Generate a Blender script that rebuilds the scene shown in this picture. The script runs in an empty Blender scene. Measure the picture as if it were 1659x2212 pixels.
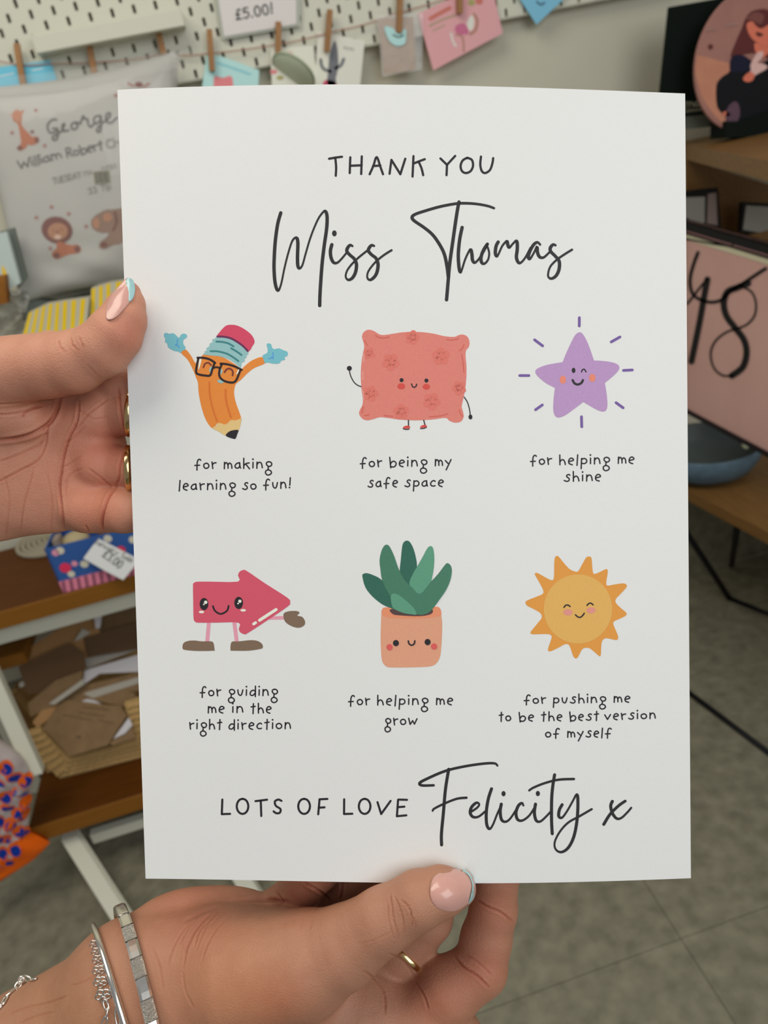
import bpy, bmesh, math, random
import numpy as np, time
_T0 = time.time()
from mathutils import Vector, Matrix
from mathutils.geometry import delaunay_2d_cdt

scene = bpy.context.scene
COL = scene.collection
V3 = Vector
random.seed(7)

# ------------------------------------------------------------------ camera
FPX, CX, CY = 1661.0, 829.5, 1106.0          # focal length and centre in pixels of the 1659 x 2212 frame
PITCH, ROLL, YAW = [math.radians(a) for a in (26, 12, 8)]
CAM = np.array([0, 0, 1.35])
FW = np.array([0, math.cos(PITCH), -math.sin(PITCH)])
_r0 = np.array([1.0, 0, 0]); _u0 = np.array([0, math.sin(PITCH), math.cos(PITCH)])
RT = math.cos(ROLL) * _r0 - math.sin(ROLL) * _u0
UP = math.cos(ROLL) * _u0 + math.sin(ROLL) * _r0
_c, _s = math.cos(-YAW), math.sin(-YAW)
def turn(v): return np.array([v[0] * _c - v[1] * _s, v[0] * _s + v[1] * _c, v[2]])     # the back wall runs along the world's x axis
FW, RT, UP = turn(FW), turn(RT), turn(UP)
cam_data = bpy.data.cameras.new('camera')
cam = bpy.data.objects.new('camera', cam_data); COL.objects.link(cam)
cam.matrix_world = Matrix([[RT[i], UP[i], -FW[i], CAM[i]] for i in range(3)] + [[0, 0, 0, 1]])
cam_data.sensor_fit = 'VERTICAL'; cam_data.sensor_height = 7.3
cam_data.lens = FPX / 2212 * 7.3
cam_data.clip_start = 0.02; cam_data.clip_end = 50
cam_data.dof.use_dof = True; cam_data.dof.focus_distance = 0.288; cam_data.dof.aperture_fstop = 3.0
scene.camera = cam

# ------------------------------------------------------------------ world and light
world = bpy.data.worlds.new('world'); scene.world = world; world.use_nodes = True
bg = world.node_tree.nodes['Background']; bg.inputs[0].default_value = (0.93, 0.95, 1.0, 1); bg.inputs[1].default_value = 0.21
def area(name, loc, target, size, power, color, size_y=None):
    l = bpy.data.lights.new(name, 'AREA'); l.energy = power; l.color = color
    l.shape = 'RECTANGLE'; l.size = size; l.size_y = size_y or size
    o = bpy.data.objects.new(name, l); COL.objects.link(o); o.location = loc
    o.rotation_euler = (V3(target) - V3(loc)).to_track_quat('-Z', 'Y').to_euler(); return o
area('shop_window_light', (0.75, -1.25, 2.05), (0, .25, 1.15), 1.7, 23, (0.95, 0.98, 1.0), 1.3)
area('overhead_fill_light', (-0.55, 0.35, 2.72), (-0.6, 0.8, 0), 1.3, 20, (1.0, 0.93, 0.78), 1.0)  # unseen fill lamp, added to brighten the back wall and floor
vs = scene.view_settings
vs.view_transform = 'Standard'; vs.look = 'None'; vs.gamma = 1; vs.use_curve_mapping = False; vs.exposure = 0.0

# ------------------------------------------------------------------ geometry helpers
def ray(px, py): return FW + (px - CX) / FPX * RT - (py - CY) / FPX * UP
def P(px, py, z): return CAM + ray(px, py) * z
D = np.array([1.0, 0, 0]); N = np.array([0, -1.0, 0]); ZZ = np.array([0, 0, 1.0])
W0 = P(650, 50, 1.49) - N * .03
W0[2] = 0
def WF(u, w, z): return W0 + D * u + N * w + ZZ * z         # room frame: u along the back wall, w out of it, z up
def hit(px, py, p0, n):
    d = ray(px, py); return CAM + d * (((p0 - CAM) @ n) / (d @ n))
def WP(px, py, w): return hit(px, py, W0 + N * w, N)
def ZP(px, py, z): return hit(px, py, np.array([0, 0, z]), ZZ)
def UPL(px, py, u): return hit(px, py, W0 + D * u, D)
def plane3(a, b, c):
    n = np.cross(b - a, c - a); return a, n / np.linalg.norm(n)
def proj(q):
    v = q - CAM; z = v @ FW; return CX + FPX * (v @ RT) / z, CY - FPX * (v @ UP) / z
def lin(c): c = c / 255.0; return c / 12.92 if c <= .04045 else ((c + .055) / 1.055) ** 2.4
def ph(r, g, b, k=1.0): return tuple(min(.92, lin(x) * k) for x in (r, g, b))

MATS = {}
def mat(name, col, rough=.6, metal=0, noise=None, bump=0, bscale=60, coat=0, sss=0, alpha=1, trans=0, spec=.5, vcol=None):
    """procedural principled material; noise = (scale, second colour, contrast)"""
    if name in MATS: return MATS[name]
    m = bpy.data.materials.new(name); m.use_nodes = True; nt = m.node_tree; b = nt.nodes['Principled BSDF']
    b.inputs['Base Color'].default_value = (*col, 1); b.inputs['Roughness'].default_value = rough
    b.inputs['Metallic'].default_value = metal; b.inputs['Specular IOR Level'].default_value = spec
    b.inputs['Coat Weight'].default_value = coat; b.inputs['Alpha'].default_value = alpha
    b.inputs['Transmission Weight'].default_value = trans
    if coat: b.inputs['Coat Roughness'].default_value = .08
    if sss:
        b.inputs['Subsurface Weight'].default_value = sss; b.inputs['Subsurface Radius'].default_value = (1, .35, .2)
        b.inputs['Subsurface Scale'].default_value = .003
    tc = nt.nodes.new('ShaderNodeTexCoord'); L = nt.links
    last = None
    if noise:
        nz = nt.nodes.new('ShaderNodeTexNoise'); nz.inputs['Scale'].default_value = noise[0]; nz.inputs['Detail'].default_value = 6
        mp = nt.nodes.new('ShaderNodeMapping'); mp.inputs['Scale'].default_value = noise[3] if len(noise) > 3 else (1, 1, 1)
        if len(noise) > 4: mp.inputs['Rotation'].default_value = noise[4]
        L.new(tc.outputs['Object'], mp.inputs[0]); L.new(mp.outputs[0], nz.inputs['Vector'])
        cr = nt.nodes.new('ShaderNodeValToRGB'); h = noise[2] / 2
        cr.color_ramp.elements[0].position = .5 - h; cr.color_ramp.elements[1].position = .5 + h
        cr.color_ramp.elements[0].color = (*col, 1); cr.color_ramp.elements[1].color = (*noise[1], 1)
        L.new(nz.outputs[0], cr.inputs[0]); last = cr.outputs[0]
    if vcol:
        at = nt.nodes.new('ShaderNodeAttribute'); at.attribute_name = vcol
        mx = nt.nodes.new('ShaderNodeMix'); mx.data_type = 'RGBA'; mx.blend_type = 'MULTIPLY'; mx.inputs[0].default_value = 1
        if last: L.new(last, mx.inputs[6])
        else: mx.inputs[6].default_value = (*col, 1)
        L.new(at.outputs['Color'], mx.inputs[7]); last = mx.outputs[2]
    if last: L.new(last, b.inputs['Base Color'])
    if bump:
        n2 = nt.nodes.new('ShaderNodeTexNoise'); n2.inputs['Scale'].default_value = bscale; n2.inputs['Detail'].default_value = 5
        L.new(tc.outputs['Object'], n2.inputs['Vector'])
        bp = nt.nodes.new('ShaderNodeBump'); bp.inputs['Strength'].default_value = bump; bp.inputs['Distance'].default_value = .002
        L.new(n2.outputs[0], bp.inputs['Height']); L.new(bp.outputs[0], b.inputs['Normal'])
    MATS[name] = m; return m

def mesh_obj(name, verts, faces, mats, parent=None, smooth=False, midx=None):
    me = bpy.data.meshes.new(name)
    me.from_pydata([tuple(map(float, v)) for v in verts], [], faces)
    for m in (mats if isinstance(mats, (list, tuple)) else [mats]): me.materials.append(m)
    if midx is not None: me.polygons.foreach_set('material_index', np.asarray(midx, dtype=np.int32))
    if smooth: me.polygons.foreach_set('use_smooth', np.ones(len(me.polygons), dtype=bool))
    me.update(); o = bpy.data.objects.new(name, me); COL.objects.link(o)
    if parent: o.parent = parent
    return o
def tag(o, label=None, cat=None, group=None, kind=None):
    if label: o['label'] = label
    if cat: o['category'] = cat
    if group: o['group'] = group
    if kind: o['kind'] = kind
    return o
def empty(name, loc, label, cat, group=None):
    o = bpy.data.objects.new(name, None); COL.objects.link(o); o.empty_display_size = .02
    return tag(o, label, cat, group)
class MB:
    """collects shapes for ONE mesh object"""
    def __init__(s): s.v = []; s.f = []; s.mi = []
    def add(s, vs, fs, mi=0):
        n = len(s.v); s.v += [np.array(v, float) for v in vs]; s.f += [tuple(i + n for i in f) for f in fs]; s.mi += [mi] * len(fs); return s
    def prism(s, ring, off, mi=0):
        k = len(ring); a = [np.array(p, float) for p in ring]; b = [p + off for p in a]
        return s.add(a + b, [tuple(range(k))[::-1], tuple(range(k, 2 * k))] + [(i, (i + 1) % k, k + (i + 1) % k, k + i) for i in range(k)], mi)
    def box(s, o, x, y, z, mi=0, bev=0):
        o, x, y, z = [np.array(q, float) for q in (o, x, y, z)]
        if bev:
            lx, ly = np.linalg.norm(x), np.linalg.norm(y); bx, by = x / lx * bev, y / ly * bev; bz = z / np.linalg.norm(z) * bev
            def ring(i): return [o + bx * i + 0 * by, o + x - bx * i, o + x + by * i, o + x + y - by * i, o + x + y - bx * i, o + y + bx * i, o + y - by * i, o + by * i]
            def rr(e, h):
                c = [(e, 0), (-e, 0), (0, e), (0, -e), (-e, 0), (e, 0), (0, -e), (0, e)]
                base = [o, o + x, o + x, o + x + y, o + x + y, o + y, o + y, o]
                return [base[i] + bx / bev * c[i][0] + by / bev * c[i][1] + z / np.linalg.norm(z) * h for i in range(8)]
            lz = np.linalg.norm(z); ins = bx + by
            def shr(r, k):
                cen = o + x / 2 + y / 2 + (r[0] - r[0])
                out = []
                for q in r:
                    dd = q - (o + x / 2 + y / 2); a = dd @ (x / lx); b2 = dd @ (y / ly); h = dd - a * x / lx - b2 * y / ly
                    out.append(o + x / 2 + y / 2 + x / lx * a * (1 - 2 * k / lx) + y / ly * b2 * (1 - 2 * k / ly) + h)
                return out
            rings = [shr(rr(bev, 0), bev), rr(bev, bev), rr(bev, lz - bev), shr(rr(bev, lz), bev)]
            vs = sum(rings, []); fs = [tuple(range(8))[::-1], tuple(range(24, 32))]
            for r in range(3): fs += [(r * 8 + i, r * 8 + (i + 1) % 8, r * 8 + 8 + (i + 1) % 8, r * 8 + 8 + i) for i in range(8)]
            return s.add(vs, fs, mi)
        return s.prism([o, o + x, o + x + y, o + y], z, mi)
    def tube(s, pts, r, n=8, mi=0, closed=False, caps=True):
        pts = [np.array(p, float) for p in pts]; k = len(pts); rs = r if hasattr(r, '__len__') else [r] * k
        vs = []; up = None
        for i, p in enumerate(pts):
            t = (pts[(i + 1) % k] - pts[i - 1]) if closed else (pts[min(i + 1, k - 1)] - pts[max(i - 1, 0)])
            t = t / (np.linalg.norm(t) + 1e-12)
            if up is None: up = np.cross(t, [0.31, .52, .8])
            a = up - t * (up @ t); a = a / (np.linalg.norm(a) + 1e-12); up = a; b = np.cross(t, a)
            vs += [p + (a * math.cos(q) + b * math.sin(q)) * rs[i] for q in [2 * math.pi * j / n for j in range(n)]]
        fs = []
        for i in range(k if closed else k - 1):
            i2 = (i + 1) % k; fs += [(i * n + j, i * n + (j + 1) % n, i2 * n + (j + 1) % n, i2 * n + j) for j in range(n)]
        if not closed and caps: fs += [tuple(range(n))[::-1], tuple(range((k - 1) * n, k * n))]
        return s.add(vs, fs, mi)
    def lathe(s, c, ax, prof, n=40, mi=0, ex=None):
        """prof: (radius, height) along ax from c"""
        c = np.array(c, float); ax = np.array(ax, float); ax /= np.linalg.norm(ax)
        e1 = np.cross(ax, [0.2, .9, .1]) if ex is None else np.array(ex, float); e1 /= np.linalg.norm(e1); e2 = np.cross(ax, e1)
        vs = [c + ax * h + (e1 * math.cos(2 * math.pi * j / n) + e2 * math.sin(2 * math.pi * j / n)) * r for r, h in prof for j in range(n)]
        fs = [(i * n + j, i * n + (j + 1) % n, (i + 1) * n + (j + 1) % n, (i + 1) * n + j) for i in range(len(prof) - 1) for j in range(n)]
        return s.add(vs, fs, mi)
    def build(s, name, m, parent=None, smooth=False):
        return mesh_obj(name, s.v, s.f, m, parent, smooth, s.mi)

def crom(pts, closed=False, n=6):
    """Catmull-Rom through the points"""
    p = np.array(pts, float); k = len(p)
    if k < 3 and not closed: return p
    out = []
    rng = range(k) if closed else range(k - 1)
    for i in rng:
        a, b, c, d = (p[(i - 1) % k], p[i], p[(i + 1) % k], p[(i + 2) % k]) if closed else (p[max(i - 1, 0)], p[i], p[i + 1], p[min(i + 2, k - 1)])
        for j in range(n):
            t = j / n
            out.append(.5 * ((2 * b) + (c - a) * t + (2 * a - 5 * b + 4 * c - d) * t * t + (3 * b - a - 3 * c + d) * t ** 3))
    if not closed: out.append(p[-1])
    return np.array(out)

# ------------------------------------------------------------------ flat print on a surface
class Print:
    """flat ink shapes; mapf(array of points in pixels, height) -> world points on the printed surface"""
    def __init__(s, mapf, o=(0, 0), k=1.0, step=14, dh=3e-5): s.map = mapf; s.o = np.array(o, float); s.k = k; s.L = []; s.step = step; s.dh = dh; s.lv = 1
    def z(s, pts): return s.o + np.array(pts, float) / s.k
    def fill(s, pts, m, smooth=True, n=5, raw=False):
        q = s.z(pts) if not raw else np.array(pts, float)
        if smooth: q = crom(q, True, n)
        s._poly(q, m); return s
    def ell(s, c, rx, ry, m, rot=0, n=22):
        c = s.z([c])[0]; a = np.linspace(0, 2 * math.pi, n, endpoint=False); x, y = np.cos(a) * rx / s.k, np.sin(a) * ry / s.k
        s._poly(np.stack([c[0] + x * math.cos(rot) - y * math.sin(rot), c[1] + x * math.sin(rot) + y * math.cos(rot)], 1), m); return s
    def _poly(s, q, m):
        st = s.step; lo, hi = q.min(0), q.max(0); inner = []
        gx = np.arange(lo[0] + st / 2, hi[0], st); gy = np.arange(lo[1] + st / 2, hi[1], st)
        nq = np.roll(q, -1, 0)
        for x in gx:
            for y in gy:
                c = (q[:, 1] > y) != (nq[:, 1] > y)
                xi = q[c, 0] + (y - q[c, 1]) * (nq[c, 0] - q[c, 0]) / (nq[c, 1] - q[c, 1])
                if (xi > x).sum() % 2:
                    e = nq - q; t = np.clip(((np.array([x, y]) - q) * e).sum(1) / ((e * e).sum(1) + 1e-9), 0, 1)
                    if np.linalg.norm(q + e * t[:, None] - [x, y], axis=1).min() > st * .25: inner.append((x, y))
        allp = [Vector((float(a), float(b))) for a, b in list(q) + inner]
        r = delaunay_2d_cdt(allp, [], [list(range(len(q)))], 1, 1e-4)
        s.L.append((np.array([tuple(v) for v in r[0]]), [tuple(f) for f in r[2]], m, s.lv))
    def stroke(s, pts, w, m, smooth=True, raw=False, mod=0, n=5):
        q = s.z(pts) if not raw else np.array(pts, float)
        if smooth and len(q) > 2: q = crom(q, False, n)
        if len(q) == 1: q = np.array([q[0], q[0] + [.01, 0]])
        t = np.gradient(q, axis=0); t /= (np.linalg.norm(t, axis=1)[:, None] + 1e-9); nn = np.stack([-t[:, 1], t[:, 0]], 1)
        hw = w / 2 * (1 + mod * t[:, 1])
        if mod:
            hw = np.convolve(np.pad(hw, 2, 'edge'), np.ones(5) / 5, 'valid')
        hw = hw[:, None]
        a, b = q + nn * hw, q - nn * hw; vs = list(a) + list(b); k = len(q)
        fs = [(i, i + 1, k + i + 1, k + i) for i in range(k - 1)]
        for e, sg in ((0, -1), (k - 1, 1)):
            base = len(vs); cc = q[e]; vs.append(cc)
            an = [math.pi * j / 6 for j in range(7)]
            for g in an: vs.append(cc + nn[e] * hw[e] * math.cos(g) + sg * t[e] * hw[e] * math.sin(g))
            fs += [(base, base + 1 + j, base + 2 + j) for j in range(6)]
        s.L.append((np.array(vs), fs, m, s.lv)); return s
    def up(s): s.lv += 1; return s
    def build(s, name, parent, label=None):
        ms = []; vs = []; fs = []; mi = []
        for v, f, m, lv in s.L:
            if m not in ms: ms.append(m)
            n0 = sum(len(x) for x in vs); vs.append(s.map(v, s.dh * (lv + .6))); fs += [tuple(i + n0 for i in g) for g in f]; mi += [ms.index(m)] * len(f)
        o = mesh_obj(name, np.concatenate(vs), fs, ms, parent, False, mi)
        if label: o['label'] = label
        return o

# single-line handwriting; x right, y up, x-height about 13
G = {
 'f': (14, [[(13.5,18.5),(11.5,20.5),(8.5,20),(6.3,16),(5.4,9),(5,-3)], [(.5,7.2),(11,7.6)]]),
 'o': (13, [[(6.5,12),(2,10),(.8,6),(3,1.6),(6.5,.6),(10.5,2.2),(12.2,6.2),(10,10.6),(6.2,12)]]),
 'r': (10, [[(1,14.5),(2.5,0)], [(1.8,8),(5,11.8),(9.8,12.7)]]),
 'm': (17, [[(1.5,14),(1,0)], [(1.3,9),(4,13),(6.5,12.5),(8.3,8),(8.5,1)], [(8.5,8),(11,12),(13.5,11.5),(15.6,8),(16.3,.8)]]),
 'a': (12, [[(9.7,12.5),(5,11.8),(1,7.5),(.8,3.5),(3.5,1),(7.5,1.8),(10,5.5),(9.9,12.8)], [(9.7,12),(10.4,5),(11.5,1)]]),
 'k': (13, [[(1.2,22.5),(.8,0)], [(12,12),(6,10.8),(1.5,7)], [(5,9.6),(9,4),(12.5,-1)]]),
 'i': (3, [[(1.6,13.2),(1.2,1)], [(1.5,20)]]),
 'n': (12.5, [[(1.5,13.5),(1,0)], [(1.3,8),(5,12.8),(9,12.2),(11,8),(12,1)]]),
 'g': (14, [[(7.8,14.2),(3.5,12.5),(2.8,8.5),(6,4.2),(10.5,4),(13.4,7.5),(12.4,12),(7.8,14.2)], [(6.6,4),(5.8,-3.6)], [(5.8,-3.6),(1.6,-6),(.6,-10.5),(3.6,-14.8),(8.6,-14.8),(12.6,-11),(11,-6),(5.8,-3.6)]]),
 'l': (3.5, [[(3,21),(1.2,-2.2)]]),
 'e': (11, [[(1.5,6.6),(10,9),(9.6,12.4),(6,14.2),(2.4,11.6),(.8,6.5),(2.2,2),(8,-.6)]]),
 's': (12.5, [[(12,13.6),(9.5,15.2),(6,13.2),(6,10.2),(10,6.6),(10.4,2.6),(7.5,.3),(4,.5),(.8,2.2)]]),
 'u': (12, [[(1,13),(1.8,5),(5,1),(8.4,2.6),(11.2,12.8)]]),
 '!': (4.5, [[(4,23),(2.6,6.5)], [(1.9,1.6)]]),
 'b': (14, [[(1,20.5),(2.8,-2.6)], [(2,5.5),(6,11),(10.5,11.4),(13.6,7),(12,1.6),(8,-.9),(3,.3)]]),
 'y': (13, [[(.4,11.4),(6.2,5)], [(12.6,13.6),(2,-9)]]),
 'p': (13, [[(2,13),(.6,-9.5)], [(1.8,10.4),(7,12.8),(11.6,9.8),(11.6,4.6),(7.5,1.4),(2,2.2)]]),
 'c': (11.5, [[(10.6,11.2),(7.5,13),(3.5,10.8),(1,6.5),(2.4,2.2),(6,.8),(10.2,1.6)]]),
 'h': (12.5, [[(1.2,21.5),(1,0)], [(1,6.5),(5,11),(8.6,10.2),(10.8,6),(11.8,.4)]]),
 'd': (13, [[(11,9.8),(7,12.2),(2.4,9),(.8,4),(3.2,.8),(7.5,1.4),(11.4,6)], [(12,21),(11.6,-2)]]),
 't': (10, [[(5.6,21),(4.6,-1)], [(.5,13.8),(9.5,15)]]),
 'v': (13, [[(.6,12),(6,1)], [(6,1),(12.6,12.4)]]),
 'w': (19.5, [[(.6,14),(3.8,.6)], [(3.8,.6),(9.4,8.6)], [(9.4,8.6),(13.2,1)], [(13.2,1),(19,12.6)]]),
 'j': (6, [[(5,13),(4.6,-4),(1,-6)], [(5,20)]]),
 'x': (11, [[(1,13),(10,1)], [(10,13),(1,1)]]),
 '5': (12, [[(11,21),(2.5,21)], [(2.5,21),(1.8,12)], [(1.8,12),(7,13.4),(11,9),(9,2.5),(4,0),(.8,2)]]),
 '0': (13, [[(6.5,21),(2,17),(1,10),(2.6,2.6),(6.5,0),(10.6,3),(12,10),(10.6,18),(6.5,21)]]),
 '3': (12, [[(1,19),(6,21),(10,17.5),(6,11.4),(10.6,7),(8,1),(1,1.2)]]),
 '7': (11, [[(1,20.5),(10.5,20.5)], [(10.5,20.5),(4,0)]]),
 '.': (4, [[(1.6,.8)]]), '-': (9, [[(1,8),(8,8)]]),
 '£': (13, [[(12,18),(9,21),(5.6,18.5),(5,12),(5,4),(1,.6)], [(1,.6),(12,.6)], [(1.4,10.6),(9,10.6)]]),
 'A': (14, [[(1,0),(7,21)], [(7,21),(13,0)], [(3.5,8),(10.5,8)]]), 'D': (13, [[(1,0),(1,21)], [(1,21),(8,19),(12,11),(8,2),(1,0)]]),
 'E': (11, [[(10,21),(1,21)], [(1,21),(1,0)], [(1,0),(10.5,0)], [(1,11),(8,11)]]), 'S': (12, [[(11,18),(7,21),(2,18),(3,12.5),(9.5,9),(10.5,3),(6,0),(1,3)]]),
 'T': (12, [[(0,21),(12,21)], [(6,21),(6,0)]]), 'U': (13, [[(1,21),(1.4,6),(6,0),(11,5),(12,21)]]), 'Y': (12, [[(0,21),(6,11)], [(12,21),(6,11),(6,0)]]),
 'W': (19, [[(0,20),(4,1)], [(4,1),(9.5,14)], [(9.5,14),(14,1)], [(14,1),(19,20)]]), 'R': (13, [[(1.5,21),(1,0)], [(1.5,20),(8,21),(11,16),(7,11),(1.5,10.5)], [(5,11),(12,0)]]),
 'C': (13, [[(12,17),(8,20.5),(3,17),(1,10),(4,2),(8.5,.5),(12.5,3.5)]]), 'O': (14, [[(7,21),(2,17),(1,10),(3,3),(7,0),(11.6,3.4),(13,10),(11.6,18),(7,21)]]),
 'H': (13, [[(1,21),(1,0)], [(12,21),(12,0)], [(1,11),(12,11)]]),
 'J': (9, [[(2,21),(9,21)], [(6,21),(6,4),(3,0),(.4,2.6)]]), 'G': (14, [[(12,17),(8,21),(3,17),(1,9),(4,1),(9,0),(13,4),(13,9),(8,9)]]),
}
def text(pr, s, p0, p1, w, m, size=None, gap=5.2, join=False):
    """letters of s with the baseline from pixel p0 to pixel p1"""
    adv = sum((8 if c == ' ' else G[c][0]) for c in s) + gap * (len(s) - 1)
    p0, p1 = np.array(p0, float), np.array(p1, float); d = p1 - p0; L = np.linalg.norm(d); kx = L / adv; d /= L
    ky = kx if size is None else size / 13.; u = np.array([d[1], -d[0]]); x = 0
    for c in s:
        if c != ' ':
            for st in G[c][1]:
                pr.stroke([p0 + d * (x + a) * kx + u * b * ky for a, b in st], w * (1.35 if len(st) == 1 else 1), m, raw=True, n=4)
        x += (8 if c == ' ' else G[c][0]) + gap
# ------------------------------------------------------------------ the room
M_wall = mat('wall_paint', (.70, .68, .56), .8, noise=(3, (.64, .62, .50), .5), bump=.15, bscale=400)
M_white = mat('white_steel', (.74, .74, .62), .45, bump=.05, bscale=200)
M_floor = mat('floor_vinyl', (.31, .29, .21), .5, noise=(30, (.185, .175, .125), .42), bump=.1, bscale=90)
M_joint = mat('floor_joint', (.13, .12, .09), .9)
M_ceil = mat('ceiling_paint', (.75, .74, .70), .9)
def slab_room(name, a, b, c, d, off, m):
    o = MB().prism([a, b, c, d], off).build(name, m); return tag(o, kind='structure')
slab_room('wall_back', WF(-3.0, 0, 0), WF(1.45, 0, 0), WF(1.45, 0, 2.8), WF(-3.0, 0, 2.8), -N * .1, M_wall)
slab_room('wall_right', WF(1.45, -.1, 0), WF(1.45, 4.6, 0), WF(1.45, 4.6, 2.8), WF(1.45, -.1, 2.8), D * .1, M_wall)
fl = slab_room('floor', WF(-3.0, -.1, -.012), WF(1.55, -.1, -.012), WF(1.55, 4.6, -.012), WF(-3.0, 4.6, -.012), ZZ * -.05, M_joint)
# sheet tiles with recessed joints; the joint lines follow the ones seen at the lower right
ju = [-2.95, -1.45, .185, 1.43]
jw = [.005, .979, 1.95, 2.92, 3.89, 4.58]
for i in range(len(ju) - 1):
    for j in range(len(jw) - 1):
        g = .0006
        o = MB().box(WF(ju[i] + g, jw[j] + g, -.013), D * (ju[i + 1] - ju[i] - 2 * g), N * (jw[j + 1] - jw[j] - 2 * g), ZZ * .013).build('floor_tile', M_floor, fl)

o = MB().box(WF(-2.95, .0005, .001), D * 4.39, N * .004, ZZ * .30).box(WF(-2.95, .0045, .001), D * 4.39, N * .006, ZZ * .02).build('dark_wall_strip', M_floor); tag(o, kind='structure')     # added dark strip in the floor colour, painting shade on the lower wall
# ------------------------------------------------------------------ pegboard with real slots
PBW = .030                                     # its front face stands this far off the wall
pb = empty('pegboard', (0, 0, 0), 'white metal pegboard with slotted holes mounted on the back wall', 'pegboard')
s0 = WP(646, 36, PBW); us = (s0 - W0) @ D; zs = s0[2]
zb = WP(1190, 23, PBW)[2]; ncol0, ncol1 = -62, 40
vs, fs = [], []
def addq(ps):
    n = len(vs); vs.extend(ps); fs.append(tuple(range(n, n + len(ps))))
c = .02
for i in range(ncol0, ncol1):
    for j in range(-12, 14):
        u0, z0 = us + (i - .5) * c, zs + (j - .5) * c
        if z0 < zb: continue
        O = lambda a, b, w=PBW: WF(u0 + a, w, z0 + b)
        if (i + j) % 2 == 0:
            outer = [(0, 0), (c / 2, 0), (c, 0), (c, c / 2), (c, c), (c / 2, c), (0, c), (0, c / 2)]
            hx, hz = .0031, .0080; m = c / 2
            inner = [(m - hx, m - hz + .002), (m, m - hz), (m + hx, m - hz + .002), (m + hx, m), (m + hx, m + hz - .002), (m, m + hz), (m - hx, m + hz - .002), (m - hx, m)]
            for k in range(8):
                k2 = (k + 1) % 8
                addq([O(*outer[k]), O(*outer[k2]), O(*inner[k2]), O(*inner[k])])
                addq([O(*inner[k]), O(*inner[k2]), O(*inner[k2], PBW - .006), O(*inner[k], PBW - .006)])
        else: addq([O(0, 0), O(c, 0), O(c, c), O(0, c)])
panel = mesh_obj('panel', vs, fs, M_white, pb)
ul, ur = us + (ncol0 - .5) * c, us + (ncol1 - .5) * c; zt = zs + 13.5 * c; zlo = min(v[2] for v in vs)
fr = MB()
fr.box(WF(ul, PBW - .02, zlo - .001), D * (ur - ul), N * .02, ZZ * .0018).box(WF(ul, PBW - .02, zt - .001), D * (ur - ul), N * .02, ZZ * .002)
fr.box(WF(ur - .001, PBW - .02, zlo), D * .002, N * .02, ZZ * (zt - zlo)).box(WF(ul - .001, PBW - .02, zlo), D * .002, N * .02, ZZ * (zt - zlo))
fr.build('folded_edge', M_white, pb)
for u_ in (ul + .1, (ul + ur) / 2, ur - .1):
    MB().box(WF(u_ - .01, .001, zlo + .04), D * .02, N * (PBW - .004), ZZ * .02).build('wall_spacer', M_white, pb)

# white display ledge clipped to the pegboard
tray = empty('pegboard_ledge', (0, 0, 0), 'narrow white metal display ledge clipped high on the pegboard, left of the price sign', 'ledge')
tl = WP(66, 78, PBW + .05); tr_ = WP(388, 10, PBW + .05)
ut0, ut1 = (tl - W0) @ D, (tr_ - W0) @ D; zt0 = WP(78, 116, PBW + .05)[2]; zt1 = tl[2]
b = MB(); b.box(WF(ut0, PBW + .047, zt0), D * (ut1 - ut0), N * .003, ZZ * (zt1 - zt0), bev=.001); b.build('front_lip', M_white, tray)
b = MB(); b.box(WF(ut0, PBW + .001, zt0), D * (ut1 - ut0), N * .046, ZZ * .002).box(WF(ut0, PBW + .001, zt0 + .002), D * .002, N * .046, ZZ * .03).box(WF(ut1 - .002, PBW + .001, zt0 + .002), D * .002, N * .046, ZZ * .03); b.build('shelf_base', M_white, tray)
# ------------------------------------------------------------------ the sheet held up in the middle
cTL, cTR, cBL, cBR = P(253.5, 194, .2835), P(1480, 202, .2835), P(314.5, 1898, .2965), P(1492.5, 1897, .2965)
pn = np.cross(cTR - cTL, cBL - cTL); pn /= np.linalg.norm(pn)
if pn @ FW > 0: pn = -pn
def SH(u, v, h=0):
    u = np.asarray(u, float)[..., None]; v = np.asarray(v, float)[..., None]; h = np.asarray(h, float)[..., None] if np.ndim(h) else h
    p = cTL * (1 - u) * (1 - v) + cTR * u * (1 - v) + cBL * (1 - u) * v + cBR * u * v
    uu = np.clip(u, 0, 1)
    top = .0050 * np.sin(math.pi * uu ** .88); bot = .0036 * np.sin(math.pi * uu ** 1.35)
    return p + pn * (top * (1 - v) + bot * v + h)
def toscr(p):
    v = p - CAM; z = v @ FW; return np.stack([CX + FPX * (v @ RT) / z, CY - FPX * (v @ UP) / z], -1)
def sheet_map(q, h=0):
    q = np.asarray(q, float); u = (q[:, 0] - 270) / 1215; v = (q[:, 1] - 196) / 1702
    for _ in range(7):
        s = toscr(SH(u, v)); e = q - s; du = toscr(SH(u + 1e-4, v)) - s; dv = toscr(SH(u, v + 1e-4)) - s
        du /= 1e-4; dv /= 1e-4; det = du[:, 0] * dv[:, 1] - du[:, 1] * dv[:, 0]
        u = u + (e[:, 0] * dv[:, 1] - e[:, 1] * dv[:, 0]) / det; v = v + (du[:, 0] * e[:, 1] - du[:, 1] * e[:, 0]) / det
    return SH(u, v, h)
M_paper = mat('card_paper', (.80, .80, .785), .55, noise=(900, (.785, .785, .77), .6), bump=.05, bscale=2500)
nu, nv = 44, 30; th = .00032
vs = []; fs = []
for k, h in ((0, 0), (1, -th)):
    for j in range(nv + 1):
        for i in range(nu + 1): vs.append(SH(i / nu, j / nv, h))
I = lambda k, i, j: k * (nu + 1) * (nv + 1) + j * (nu + 1) + i
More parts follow.
